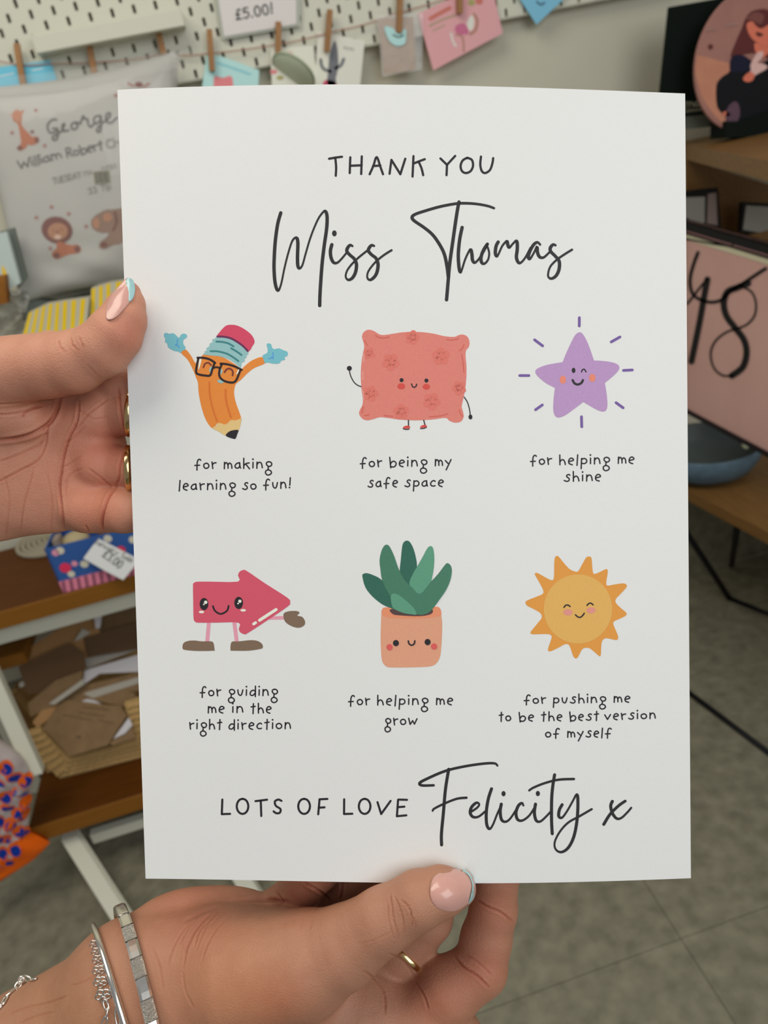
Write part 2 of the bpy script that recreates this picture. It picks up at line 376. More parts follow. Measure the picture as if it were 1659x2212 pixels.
for j in range(nv):
    for i in range(nu):
        fs.append((I(0, i, j), I(0, i, j + 1), I(0, i + 1, j + 1), I(0, i + 1, j))); fs.append((I(1, i, j), I(1, i + 1, j), I(1, i + 1, j + 1), I(1, i, j + 1)))
for i in range(nu): fs += [(I(0, i, 0), I(0, i + 1, 0), I(1, i + 1, 0), I(1, i, 0)), (I(0, i, nv), I(1, i, nv), I(1, i + 1, nv), I(0, i + 1, nv))]
for j in range(nv): fs += [(I(0, 0, j), I(1, 0, j), I(1, 0, j + 1), I(0, 0, j + 1)), (I(0, nu, j), I(0, nu, j + 1), I(1, nu, j + 1), I(1, nu, j))]
art = empty('art_print', (0, 0, 0), 'large white thank-you print with black lettering and six little cartoon pictures, held by two hands', 'print')
mesh_obj('paper_sheet', vs, fs, M_paper, art, smooth=False)
def ink(n, r, g, b, nz=.06):
    c = ph(r, g, b, 1.12); return mat('ink_' + n, c, .6, noise=(1400, tuple(x * (1 - nz) for x in c), .5), spec=.3)
K = ink('black', 40, 37, 42); K2 = ink('script_black', 44, 44, 46)
def PR(o=(0, 0), k=1.0): return Print(sheet_map, o, k)

# -- block capitals and script names
p = PR((680, 310), 3.95)
for st in [[(122,130),(180,120),(232,113)], [(175,125),(182,200),(179,275)], [(303,118),(298,252)], [(401,110),(396,260)], [(303,190),(400,186)],
           [(468,262),(500,190),(528,115),(560,200),(582,262)], [(497,192),(560,188)], [(638,258),(654,140)], [(654,140),(730,262)], [(730,262),(772,130)],
           [(842,108),(834,282)], [(938,134),(890,152),(845,170)], [(888,160),(910,210),(925,270)], [(1072,128),(1128,182)], [(1198,106),(1128,182)], [(1128,182),(1124,270)],
           [(1300,122),(1262,145),(1244,190),(1256,235),(1290,252),(1330,235),(1350,190),(1340,140),(1300,122)], [(1418,112),(1412,180),(1425,235),(1455,252),(1495,225),(1515,170),(1522,125)]]:
    p.stroke(st, 5.0, K)
p.build('printed_lettering', art, 'black capital lettering THANK YOU')
p = PR((570, 430), 5.53)
for st in [[(202,165),(165,300),(137,500),(124,700),(122,850),(136,1010),(168,1095),(205,1020),(245,830),(290,650),(340,500),(388,462),(406,520),(402,680),(405,790),(425,828),(460,790),(500,650),(560,450),(640,255),(700,165),(735,145),(755,210),(750,350),(722,550),(698,750),(682,950),(670,1150),(667,1272)],
           [(812,545),(795,620),(803,700),(832,757),(875,762),(925,718),(985,645)],
           [(1058,562),(1032,550),(1002,580),(992,625),(1030,670),(1080,715),(1106,780),(1096,870),(1060,940),(1010,966),(978,930),(992,860),(1040,790),(1100,728),(1160,675),(1240,612)],
           [(1316,560),(1287,552),(1257,585),(1250,622),(1290,668),(1340,708),(1364,780),(1352,870),(1320,930),(1270,966),(1236,940),(1245,870),(1300,790),(1360,728),(1440,665),(1525,612)]]:
    p.stroke(st, 5.9, K2, mod=.28)
p.ell((842, 410), 28, 36, K2)
p.o = np.array([870., 430.]); p.k = 4.366
for st in [[(860,86),(800,65),(700,47),(600,40),(500,44),(350,72),(200,115),(115,145),(88,172),(108,205),(200,268),(280,335),(345,425),(392,520),(418,640),(430,740)],
           [(530,28),(508,150),(472,400),(444,600),(430,750),(420,870),(413,950)],
           [(560,268),(537,380),(524,520),(530,640),(543,690),(558,665),(592,560),(638,475),(652,520),(658,575),(680,600),(720,562),(770,485),(798,425)],
           [(798,425),(762,480),(738,550),(745,600),(773,608),(805,570),(815,510),(800,452)],
           [(900,405),(880,445),(873,510),(887,540),(905,515),(940,440),(982,397),(990,430),(1005,458),(1040,420),(1075,395),(1080,470),(1072,550),(1092,600),(1120,595),(1160,545),(1205,460)],
           [(1296,430),(1270,408),(1235,430),(1200,490),(1184,545),(1200,565),(1235,510),(1266,450),(1270,500),(1290,545),(1330,550),(1385,500)],
           [(1440,436),(1417,430),(1392,460),(1396,495),(1440,540),(1476,590),(1472,670),(1440,730),(1395,750),(1370,720),(1390,640),(1450,575),(1520,525),(1596,478)]]:
    p.stroke(st, 6.0, K2, mod=.25)
p.build('printed_lettering', art, 'flowing black script lettering in the upper half')
p = PR((450, 1620), 3.53)
def O_(x0, x1, y0=372, y1=487):
    cx, cy, rx, ry = (x0 + x1) / 2, (y0 + y1) / 2, (x1 - x0) / 2, (y1 - y0) / 2
    return [(cx + rx * math.sin(a), cy - ry * math.cos(a)) for a in np.linspace(0, 2 * math.pi, 13)]
for st in [[(107,378),(103,489)], [(103,489),(166,487)], O_(217,305), [(360,390),(448,379)], [(400,388),(404,503)], [(558,388),(535,378),(508,392),(515,425),(550,450),(545,478),(518,482),(498,468)],
           O_(686,775), [(848,378),(838,490)], [(848,376),(908,373)], [(843,440),(886,437)], [(1036,376),(1035,488)], [(1035,488),(1098,486)], O_(1148,1236), [(1290,398),(1318,488)], [(1318,488),(1390,388)],
           [(1450,378),(1515,380)], [(1447,380),(1438,505)], [(1445,436),(1495,432)], [(1438,505),(1510,498)]]:
    p.stroke(st, 4.7, K)
p.build('printed_lettering', art, 'black capital lettering LOTS OF LOVE')
p = PR((890, 1620), 3.318)
for st in [[(612,112),(592,96),(520,97),(380,117),(240,150),(110,205),(56,236),(72,254),(155,253)], [(263,138),(240,280),(225,450),(211,600),(212,680)], [(148,436),(160,420),(230,385),(320,350),(390,342)],
           [(425,442),(465,415),(482,390),(462,378),(428,408),(417,450),(438,480),(478,477),(525,440)],
           [(570,278),(547,350),(533,440),(535,530),(555,566),(580,535),(610,460),(638,400)],
           [(640,388),(632,440),(642,500),(672,514),(705,490),(745,430)], [(798,398),(788,380),(762,400),(745,450),(757,498),(792,505),(840,470),(880,410)],
           [(885,388),(877,450),(890,505),(920,512),(960,478),(1000,435)], [(1022,178),(1010,250),(1001,350),(1000,500),(1005,600)], [(840,290),(870,270),(950,238),(1050,213),(1160,208)],
           [(1076,392),(1056,430),(1052,475),(1075,485),(1110,440),(1150,370),(1182,318),(1189,380),(1183,500),(1160,620),(1120,700),(1070,732),(1030,712),(1023,660),(1060,585),(1120,520),(1200,475),(1288,424)],
           [(1436,368),(1424,400),(1435,450),(1465,490),(1500,487),(1545,445),(1571,414)], [(1528,366),(1480,400),(1420,460),(1374,533)]]:
    p.stroke(st, 5.6, K2, mod=.22)
p.ell((656, 313), 15, 19, K2); p.ell((902, 312), 15, 19, K2)
p.build('printed_lettering', art, 'flowing black script signature with a kiss at the bottom right')

CAP = [
 [('for',420.6,467,1012.5,1012), ('making',483.6,587.7,1012.5,1011), ('learning',386,509,1058.5,1057), ('so',523.6,554,1057.5,1057), ('fun!',569,628,1055.5,1054.5)],
 [('for',778,825,1009,1008), ('being',841,922.8,1008,1007), ('my',939.4,974.8,1006.2,1006), ('safe',794.4,859,1052.5,1051.5), ('space',874,958,1051.5,1050.5)],
 [('for',1145.7,1192,1004,1003), ('helping',1208.4,1317.3,1004,1001.5), ('me',1334.5,1369.8,1001,1001), ('shine',1218,1297.7,1040,1038.5)],
 [('for',432,477.3,1503.6,1503), ('guiding',493,600,1503,1502.5), ('me',449,484.5,1540,1539.6), ('in',501.6,525,1539.4,1539), ('the',542,586,1540.5,1540), ('right',409,479.6,1575,1575), ('direction',494,628,1575.5,1574)],
 [('for',752.5,798.8,1522.8,1522.4), ('helping',815,925,1523,1522), ('me',942,978,1522,1522), ('grow',831,901.4,1566,1565)],
 [('for',1132,1179,1520,1519), ('pushing',1194.7,1309,1519.4,1517.6), ('me',1325.7,1361,1517,1516.5), ('to',1078.3,1104,1557.6,1557), ('be',1120.7,1152.8,1557.4,1557), ('the',1169.5,1214,1557,1556.6), ('best',1230,1293.6,1556.4,1555.4), ('version',1306,1416,1555,1552), ('of',1178,1209,1592.6,1592), ('myself',1225.4,1321,1592.6,1591.6)]]
for cap, what in zip(CAP, ('the pencil', 'the pillow', 'the star', 'the arrow', 'the potted plant', 'the sun')):
    p = PR()
    for s, x0, x1, y0, y1 in cap: text(p, s, (x0, y0), (x1, y1), 3.0, K, size=13.0 * (.98 if what != 'the sun' else .9))
    p.build('printed_caption', art, 'small black caption under ' + what)

# -- pencil
cOr, cTeal, cTeal2, cFer, cRed, cPurp = ink('orange', 222,134,58), ink('glove_teal', 116,184,196), ink('teal_line', 62,126,130), ink('ferrule', 142,186,188), ink('eraser', 206,72,100), ink('plum', 104,44,84)
cWood, cBrn, cBlue, cOr2, cWh, cGl = ink('wood_tip', 220,188,128), ink('brown', 122,58,50), ink('scribble_blue', 84,150,214), ink('dark_orange', 210,110,48), ink('white', 228,228,215), ink('glasses', 46,32,34)
p = PR((340, 690), 5.53)
p.fill([(550,420),(700,430),(820,470),(960,560),(1000,600),(1040,560),(1130,490),(1250,450),(1290,520),(1160,580),(1080,640),(1000,720),(940,770),(920,830),(918,900),(940,1000),(980,1110),(1003,1185),(1000,1205),(880,1215),(800,1260),(720,1240),(670,1303),(620,1265),(570,1180),(530,1060),(505,950),(490,850),(485,760),(460,690),(420,590),(360,480),(285,400),(335,358),(400,430),(455,520),(500,500)], cOr)
p.up().fill([(655,1298),(700,1275),(720,1240),(760,1240),(800,1255),(840,1240),(875,1205),(930,1205),(970,1195),(1000,1180),(998,1240),(975,1322),(930,1425),(905,1420),(815,1390),(740,1345)], cWood, n=3)
p.fill([(545,418),(570,400),(560,385),(590,370),(585,345),(620,320),(625,290),(660,270),(655,240),(690,230),(705,205),(760,210),(850,225),(960,280),(1040,350),(1085,390),(1082,420),(1060,430),(1068,450),(1040,475),(1045,500),(1010,515),(1000,560),(985,570),(880,490),(760,445),(650,432)], cFer, n=3)
p.fill([(710,200),(745,150),(800,90),(850,66),(940,70),(1030,110),(1110,170),(1150,225),(1160,275),(1135,320),(1095,378),(1040,325),(950,255),(850,210),(760,195)], cRed)
for s_ in (1, -1):
    pass
p.fill([(82,170),(110,160),(145,172),(190,165),(225,190),(258,218),(285,180),(320,170),(352,185),(350,215),(315,240),(308,275),(318,310),(332,320),(332,360),(300,375),(275,403),(255,385),(200,375),(130,335),(118,290),(92,270),(95,230),(80,205)], cTeal, n=3)
p.fill([(1305,300),(1330,285),(1360,300),(1372,340),(1400,355),(1450,345),(1490,360),(1510,370),(1550,385),(1560,415),(1545,440),(1520,450),(1525,480),(1480,492),(1460,522),(1400,530),(1320,515),(1285,520),(1265,470),(1258,430),(1310,400),(1318,360)], cTeal, n=3)
p.up().fill([(818,1390),(850,1345),(900,1325),(968,1322),(955,1370),(935,1422),(905,1425)], K, n=3)
p.stroke([(718,205),(800,208),(880,228),(960,272),(1030,325),(1080,378)], 4.4, cPurp)
p.stroke([(705,265),(780,270),(850,288),(910,322)], 4, cTeal2); p.stroke([(882,345),(950,385),(1005,425)], 4, cTeal2); p.stroke([(635,380),(720,382),(830,410),(910,455),(968,498)], 4, cTeal2)
p.stroke([(622,750),(625,880),(650,1020),(690,1150),(715,1215)], 3.4, cOr2); p.stroke([(815,840),(820,960),(850,1080),(878,1165)], 4, cOr2)
p.stroke([(240,240),(235,290),(215,310)], 2, cBlue); p.stroke([(228,305),(250,318),(262,338)], 2, cBlue); p.stroke([(1378,395),(1385,450),(1360,460),(1330,470)], 2, cBlue); p.stroke([(1365,445),(1385,472)], 2, cBlue)
p.fill([(500,480),(528,470),(510,560),(490,600)], cWh, n=3); p.fill([(965,600),(985,612),(965,640),(942,660)], cWh, n=3)
p.fill([(630,575),(655,568),(650,625),(640,650),(622,610)], cFer, n=3); p.fill([(760,590),(778,610),(772,640),(755,660)], cFer, n=3); p.fill([(715,735),(740,722),(780,730),(800,742),(775,762),(740,758)], cFer, n=3)
p.stroke([(550,572),(570,530),(610,518),(640,545)], 3.6, cBrn); p.stroke([(803,630),(830,595),(870,590),(900,620),(898,668)], 4, cBrn)
p.up().stroke([(480,458),(560,460),(630,480),(690,518)], 4.6, cGl); p.stroke([(490,470),(470,560),(465,635),(500,658),(570,670),(630,668),(655,600),(682,525)], 4.6, cGl)
p.stroke([(755,528),(830,535),(920,560),(1008,602)], 4.6, cGl); p.stroke([(768,540),(745,600),(740,670),(775,720),(840,748),(910,752),(945,720),(975,650),(992,605)], 4.6, cGl); p.stroke([(672,580),(705,570),(745,580)], 4, cGl)
p.build('printed_picture', art, 'orange pencil in black glasses raising both teal gloves')
# -- pillow
cPil, cPil2, cChk, cFl = ink('coral', 218,128,116, .1), ink('coral_fold', 206,98,86), ink('cheek_red', 208,78,70), ink('coral_flower', 215,117,104)
p = PR((740, 700), 5.72)
p.fill([(240,160),(262,100),(320,70),(390,88),(450,125),(510,135),(620,120),(760,100),(950,98),(1120,118),(1260,150),(1380,158),(1430,138),(1490,130),(1545,160),(1568,220),(1560,280),(1525,330),(1520,400),(1530,520),(1528,680),(1510,830),(1490,930),(1472,1020),(1490,1090),(1495,1150),(1460,1205),(1390,1218),(1320,1195),(1270,1160),(1100,1180),(900,1190),(700,1180),(560,1160),(460,1152),(380,1175),(300,1190),(240,1165),(205,1110),(215,1060),(245,1000),(250,920),(232,780),(226,600),(240,430),(265,300),(262,240)], cPil)
p.up()
def flower(c, r, off=0, n=5):
    for i in range(n):
        a = off + 2 * math.pi * i / n; p.ell((c[0] + r * .55 * math.cos(a), c[1] + r * .55 * math.sin(a)), r * .42, r * .42, cFl, n=12)
    p.ell(c, r * .5, r * .5, cFl, n=12)
flower((595, 470), 115, .3); flower((1215, 400), 120, .9); flower((1100, 955), 118, .2); flower((860, 165), 95, 1.2, 5); flower((330, 360), 80, .5, 4); flower((345, 860), 105, 0); flower((725, 1085), 105, .9); flower((1440, 790), 95, .5, 5)
for st in [[(405,140),(450,165),(520,172),(575,158)], [(1290,190),(1350,200),(1430,180)], [(275,205),(290,240),(310,262)], [(1500,255),(1480,300),(1440,330)], [(1475,380),(1488,480),(1500,600)], [(255,1020),(240,1100)], [(510,1130),(620,1140)], [(1070,1145),(1200,1135),(1300,1110)], [(1440,1060),(1450,1100),(1480,1140)], [(270,1130),(330,1120)]]:
    p.stroke(st, 2.2, cPil2)
p.stroke([(262,370),(260,470)], 2.0, ink('pale_pink', 228,160,150)); p.stroke([(250,590),(250,690)], 2.0, ink('pale_pink', 228,160,150)); p.stroke([(250,820),(262,930)], 2.0, ink('pale_pink', 228,160,150))
p.ell((725, 770), 48, 38, cChk); p.ell((1035, 775), 46, 36, cChk)
p.up().ell((729, 693), 25, 25, K); p.ell((1036, 698), 25, 25, K); p.stroke([(852,740),(865,772),(885,782),(908,768),(915,742)], 2.6, K)
p.stroke([(84,570),(100,640),(140,715),(185,755),(230,773)], 2.2, K); p.ell((84, 547), 31, 30, K); p.stroke([(1502,902),(1540,960),(1565,1040),(1578,1120)], 2.2, K); p.ell((1580, 1148), 24, 30, K)
p.stroke([(814,1188),(815,1255)], 2.4, K); p.stroke([(1003,1188),(1018,1245)], 2.4, K)
p.fill([(748,1288),(765,1262),(800,1255),(828,1262),(828,1290)], cChk, n=3); p.fill([(960,1282),(975,1255),(1010,1245),(1035,1250),(1038,1275)], cChk, n=3)
p.stroke([(750,1295),(790,1302),(822,1298)], 2, K); p.stroke([(962,1292),(1000,1290),(1036,1276)], 2, K)
p.build('printed_picture', art, 'coral pillow with a smiling face, stick arms and shoes')
# -- star
cSt, cRay, cCk = ink('lilac', 182,146,192, .08), ink('ray_purple', 116,90,156), ink('peach_cheek', 226,134,112)
p = PR((1110, 680), 6.144)
p.fill([(648,628),(690,520),(745,400),(800,290),(840,245),(875,232),(910,250),(960,330),(1010,450),(1062,606)][:] + [(1062,606),(1180,612),(1300,630),(1370,655),(1400,695),(1380,750),(1300,830),(1207,905),(1207,905),(1230,1040),(1242,1190),(1225,1265),(1180,1285),(1110,1265),(1010,1210),(922,1158),(922,1158),(800,1250),(680,1335),(590,1365),(540,1330),(522,1240),(530,1100),(545,970),(545,970),(430,910),(330,830),(285,765),(310,715),(420,670),(540,645),(648,628)], cSt, n=3)
p.up().ell((650, 862), 42, 54, cCk); p.ell((1040, 838), 42, 54, cCk); p.ell((792, 738), 25, 35, K); p.stroke([(898,758),(910,730),(935,724),(958,758)], 2.8, K)
p.stroke([(780,868),(805,910),(850,925),(895,905),(916,868)], 5, K)
for a, b_ in [((869,38),(868,148)), ((275,332),(382,412)), ((1408,294),(1292,360)), ((78,806),(200,806)), ((1455,738),(1572,732)), ((378,1196),(288,1260)), ((1356,1166),(1450,1234)), ((897,1352),(901,1486))]:
    p.stroke([a, b_], 5.8, cRay)
p.build('printed_picture', art, 'lilac winking star ringed by purple dashes')
# -- arrow
cAr, cLeg, cMit = ink('arrow_pink', 206,84,104), ink('leg_pink', 222,152,170), ink('mitten_brown', 124,102,84)
p = PR((380, 1210), 5.72)
p.stroke([(408,770),(388,1000)], 8.4, cLeg); p.stroke([(722,770),(752,1000)], 8.4, cLeg); p.stroke([(1150,715),(1335,712)], 7.4, cLeg)
p.up()
p.fill([(212,310),(225,280),(265,266),(420,265),(765,265),(768,190),(785,145),(830,122),(880,135),(1100,285),(1380,465),(1410,520),(1385,570),(1150,730),(890,900),(845,914),(795,890),(778,850),(774,772),(500,772),(275,772),(235,755),(218,710),(214,500)], cAr, n=3)
p.fill([(82,1080),(95,1025),(150,998),(230,992),(320,1003),(430,1002),(465,1025),(478,1110),(470,1118),(280,1122),(110,1108)], cMit, n=3)
p.fill([(676,1112),(678,1040),(700,1005),(780,1003),(920,988),(1010,998),(1065,1035),(1074,1075),(1050,1095),(900,1118),(700,1118)], cMit, n=3)
p.fill([(1328,680),(1350,645),(1420,628),(1500,630),(1528,652),(1500,685),(1560,700),(1596,755),(1585,805),(1520,835),(1430,815),(1350,760)], cMit, n=3)
p.up().ell((348, 542), 54, 76, K); p.ell((776, 528), 54, 76, K); p.stroke([(458,568),(480,620),(530,658),(580,658),(635,620),(652,565)], 4, K)
p.ell((317, 640), 33, 16, cWh); p.ell((832, 619), 34, 16, cWh); p.stroke([(1034,742),(1238,610)], 6.6, cWh); p.stroke([(960,788),(986,772)], 6.2, cWh)
p.up().ell((369, 520), 21, 21, cWh); p.ell((346, 546), 10, 10, cWh); p.ell((791, 507), 20, 20, cWh); p.ell((769, 535), 10, 10, cWh)
p.build('printed_picture', art, 'pink arrow pointing right with big eyes and brown mitten and boots')
# -- plant
g1, g2, g3 = ink('leaf_dark', 50,102,86, .1), ink('leaf_mid', 70,122,98, .1), ink('leaf_light', 92,152,124, .1)
cPot, cPot2, cSoil, cPc = ink('pot', 218,156,126, .07), ink('pot_rim', 224,142,106), ink('soil', 84,64,64), ink('pot_cheek', 214,92,90)
p = PR((770, 1150), 7.136)
p.fill([(385,1240),(400,1180),(460,1155),(800,1165),(1200,1145),(1270,1155),(1302,1200),(1310,1290),(1322,1400),(1318,1600),(1305,1800),(1285,1930),(1230,2020),(1140,2065),(900,2080),(540,2082),(450,2060),(395,1980),(378,1800),(372,1600),(378,1400)], cPot, n=3)
p.up().fill([(388,1250),(402,1182),(460,1158),(800,1165),(1200,1146),(1270,1156),(1300,1200),(1306,1270),(1230,1300),(1000,1325),(700,1325),(480,1310)], cPot2, n=3)
p.up().fill([(515,1215),(525,1185),(600,1180),(1100,1190),(1165,1188),(1178,1225),(1140,1262),(1020,1288),(850,1290),(620,1275),(560,1258)], cSoil, n=3)
p.fill([(92,680),(105,640),(160,628),(250,655),(380,725),(520,900),(620,1080),(600,1180),(540,1170),(400,1110),(250,990),(140,850)], g1, n=3)
p.fill([(700,260),(720,165),(770,127),(820,145),(870,230),(910,360),(932,520),(900,700),(830,820),(700,760),(668,600),(685,420)], g1, n=3)
p.up().fill([(815,790),(870,640),(940,520),(1020,380),(1090,250),(1140,210),(1180,240),(1198,360),(1195,520),(1165,700),(1120,860),(980,960),(880,900)], g3, n=3)
p.up().fill([(370,560),(358,430),(385,290),(430,205),(475,190),(515,225),(580,360),(650,560),(740,730),(860,850),(980,950),(1130,780),(1260,640),(1370,495),(1410,475),(1455,515),(1470,600),(1445,740),(1380,890),(1270,1050),(1180,1170),(1090,1250),(950,1268),(800,1200),(600,1080),(470,900),(395,730)], g2, n=3)
p.up().fill([(528,1010),(545,955),(585,942),(640,960),(740,1030),(860,1140),(905,1200),(925,1265),(850,1262),(720,1240),(600,1190),(550,1140)], g3, n=3)
p.ell((609, 1705), 46, 48, K); p.ell((1097, 1689), 46, 48, K); p.stroke([(800,1672),(812,1715),(850,1738),(890,1715),(900,1670)], 3.2, K)
p.ell((511, 1768), 47, 48, cPc); p.ell((1197, 1757), 47, 48, cPc)
p.build('printed_picture', art, 'smiling terracotta pot with a green succulent')
# -- sun
cSn, cSf, cSb = ink('sun_orange', 220,150,66), ink('sun_yellow', 220,172,92), ink('sun_cheek', 220,144,132)
p = PR((1120, 1190), 6.636)
p.fill([(512,300),(512,170),(525,90),(545,74),(580,85),(660,185),(740,265),(820,297),(860,285),(920,180),(970,95),(1010,80),(1045,100),(1055,200),(1068,310),(1100,328),(1180,295),(1250,262),(1278,275),(1275,340),(1258,450),(1275,497),(1380,480),(1500,465),(1548,485),(1545,525),(1470,610),(1395,690),(1400,750),(1480,830),(1545,885),(1540,925),(1470,965),(1370,1010),(1362,1060),(1400,1150),(1430,1240),(1405,1278),(1330,1265),(1250,1252),(1200,1290),(1185,1380),(1180,1490),(1158,1508),(1090,1450),(1010,1392),(930,1398),(890,1450),(850,1525),(815,1540),(780,1500),(745,1390),(715,1342),(660,1340),(560,1395),(460,1438),(425,1430),(430,1380),(465,1280),(475,1225),(440,1195),(330,1192),(200,1195),(172,1175),(190,1140),(280,1030),(332,960),(320,900),(250,850),(130,790),(100,745),(125,710),(250,660),(340,620),(358,580),(320,490),(240,350),(240,318),(280,320),(370,370),(450,412),(500,410)], cSn, n=3)
p.up().ell((852, 832), 490, 495, cSf, n=60)
p.up().ell((708, 880), 66, 46, cSb); p.ell((1040, 852), 66, 44, cSb)
p.up().stroke([(652,808),(675,780),(710,776),(738,796)], 3, K); p.stroke([(982,780),(1005,755),(1035,748),(1068,772)], 3, K); p.stroke([(816,915),(845,942),(880,952),(915,930),(942,893)], 3, K)
p.build('printed_picture', art, 'smiling orange sun with a yellow face')

print('TIME 20_print.py', round(time.time() - _T0, 1))
# ------------------------------------------------------------------ hands: one smooth-union surface each, meshed with surface nets
def sheet_z(px, py): return .2835 + (py - 195) / 1703 * .013
def HP(px, py, dz):
    """pixel and height above the sheet plane in mm -> camera-space point (x right, y down, z away) in mm"""
    z = sheet_z(px, py) * 1000 - dz
    return np.array([(px - CX) / FPX * z, (py - CY) / FPX * z, z])
def cam2world(p): return CAM + (p[:, 0:1] * RT - p[:, 1:2] * UP + p[:, 2:3] * FW) / 1000
class Hand:
    def __init__(s): s.prims = []
    def cone(s, a, b, k=3.5):
        A, B = HP(*a[:3]), HP(*b[:3]); s.prims.append(('c', A, B, a[3] * A[2] / FPX, b[3] * B[2] / FPX, k, a[4] if len(a) > 4 else 1.)); return s
    def chain(s, pts, k=3.5, k0=None):
        for i in range(len(pts) - 1): s.cone(pts[i], pts[i + 1], k0 if (i == 0 and k0 is not None) else (k if i == 0 else 2.0))
        return s
    def ell(s, c, r, k=5, rot=0):
        """ellipsoid: centre (px,py,dz), radii (px,px,mm), rotation in the image plane"""
        A = HP(*c); q = A[2] / FPX; s.prims.append(('e', A, np.array([r[0] * q, r[1] * q, r[2]]), rot, k)); return s
    def cut(s, pts, r, k=2):
        s.prims.append(('x', [HP(*p) for p in pts], r, k)); return s
    def one(s, p, X):
        if p[0] == 'c':
            _, A, B, ra, rb, k, sq = p; A = A.astype(np.float32); ab = (B - A).astype(np.float32); v = X - A; t = np.clip((v @ ab) * np.float32(1 / (ab @ ab)), 0, 1)
            v -= t[..., None] * ab
            if sq != 1.: v[..., 2] /= np.float32(sq)
            e = np.sqrt(np.einsum('...i,...i', v, v)) - (np.float32(ra) + np.float32(rb - ra) * t)
            return e * np.float32(min(1, sq * 1.2)) if sq != 1. else e
        _, A, r, rot, k = p; v = X - A.astype(np.float32); c, sn = np.float32(math.cos(rot)), np.float32(math.sin(rot))
        w = np.stack([(v[..., 0] * c + v[..., 1] * sn) / np.float32(r[0]), (-v[..., 0] * sn + v[..., 1] * c) / np.float32(r[1]), v[..., 2] / np.float32(r[2])], -1)
        k0 = np.sqrt(np.einsum('...i,...i', w, w)); w /= r.astype(np.float32); k1 = np.sqrt(np.einsum('...i,...i', w, w)) + np.float32(1e-9); return k0 * (k0 - 1) / k1
    def sdf(s, X, sel=None):
        X = np.asarray(X, np.float32); d = None
        for p in (s.prims if sel is None else sel):
            e = s.one(p, X); k = np.float32(p[5] if p[0] == 'c' else p[4])
            if d is None: d = e
            else:
                h = np.clip(.5 + .5 * (d - e) / k, 0, 1); d = d + (e - d) * h - k * h * (1 - h)
        return d
    def bounds(s):
        lo, hi = np.full(3, 1e9), np.full(3, -1e9)
        for p in s.prims:
            if p[0] == 'c':
                for q, r in ((p[1], p[3]), (p[2], p[4])): r *= max(1, p[6]); lo = np.minimum(lo, q - r); hi = np.maximum(hi, q + r)
            elif p[0] == 'e': m = max(p[2][:2]); rr = np.array([m, m, p[2][2]]); lo = np.minimum(lo, p[1] - rr); hi = np.maximum(hi, p[1] + rr)
        return lo - 3, hi + 3
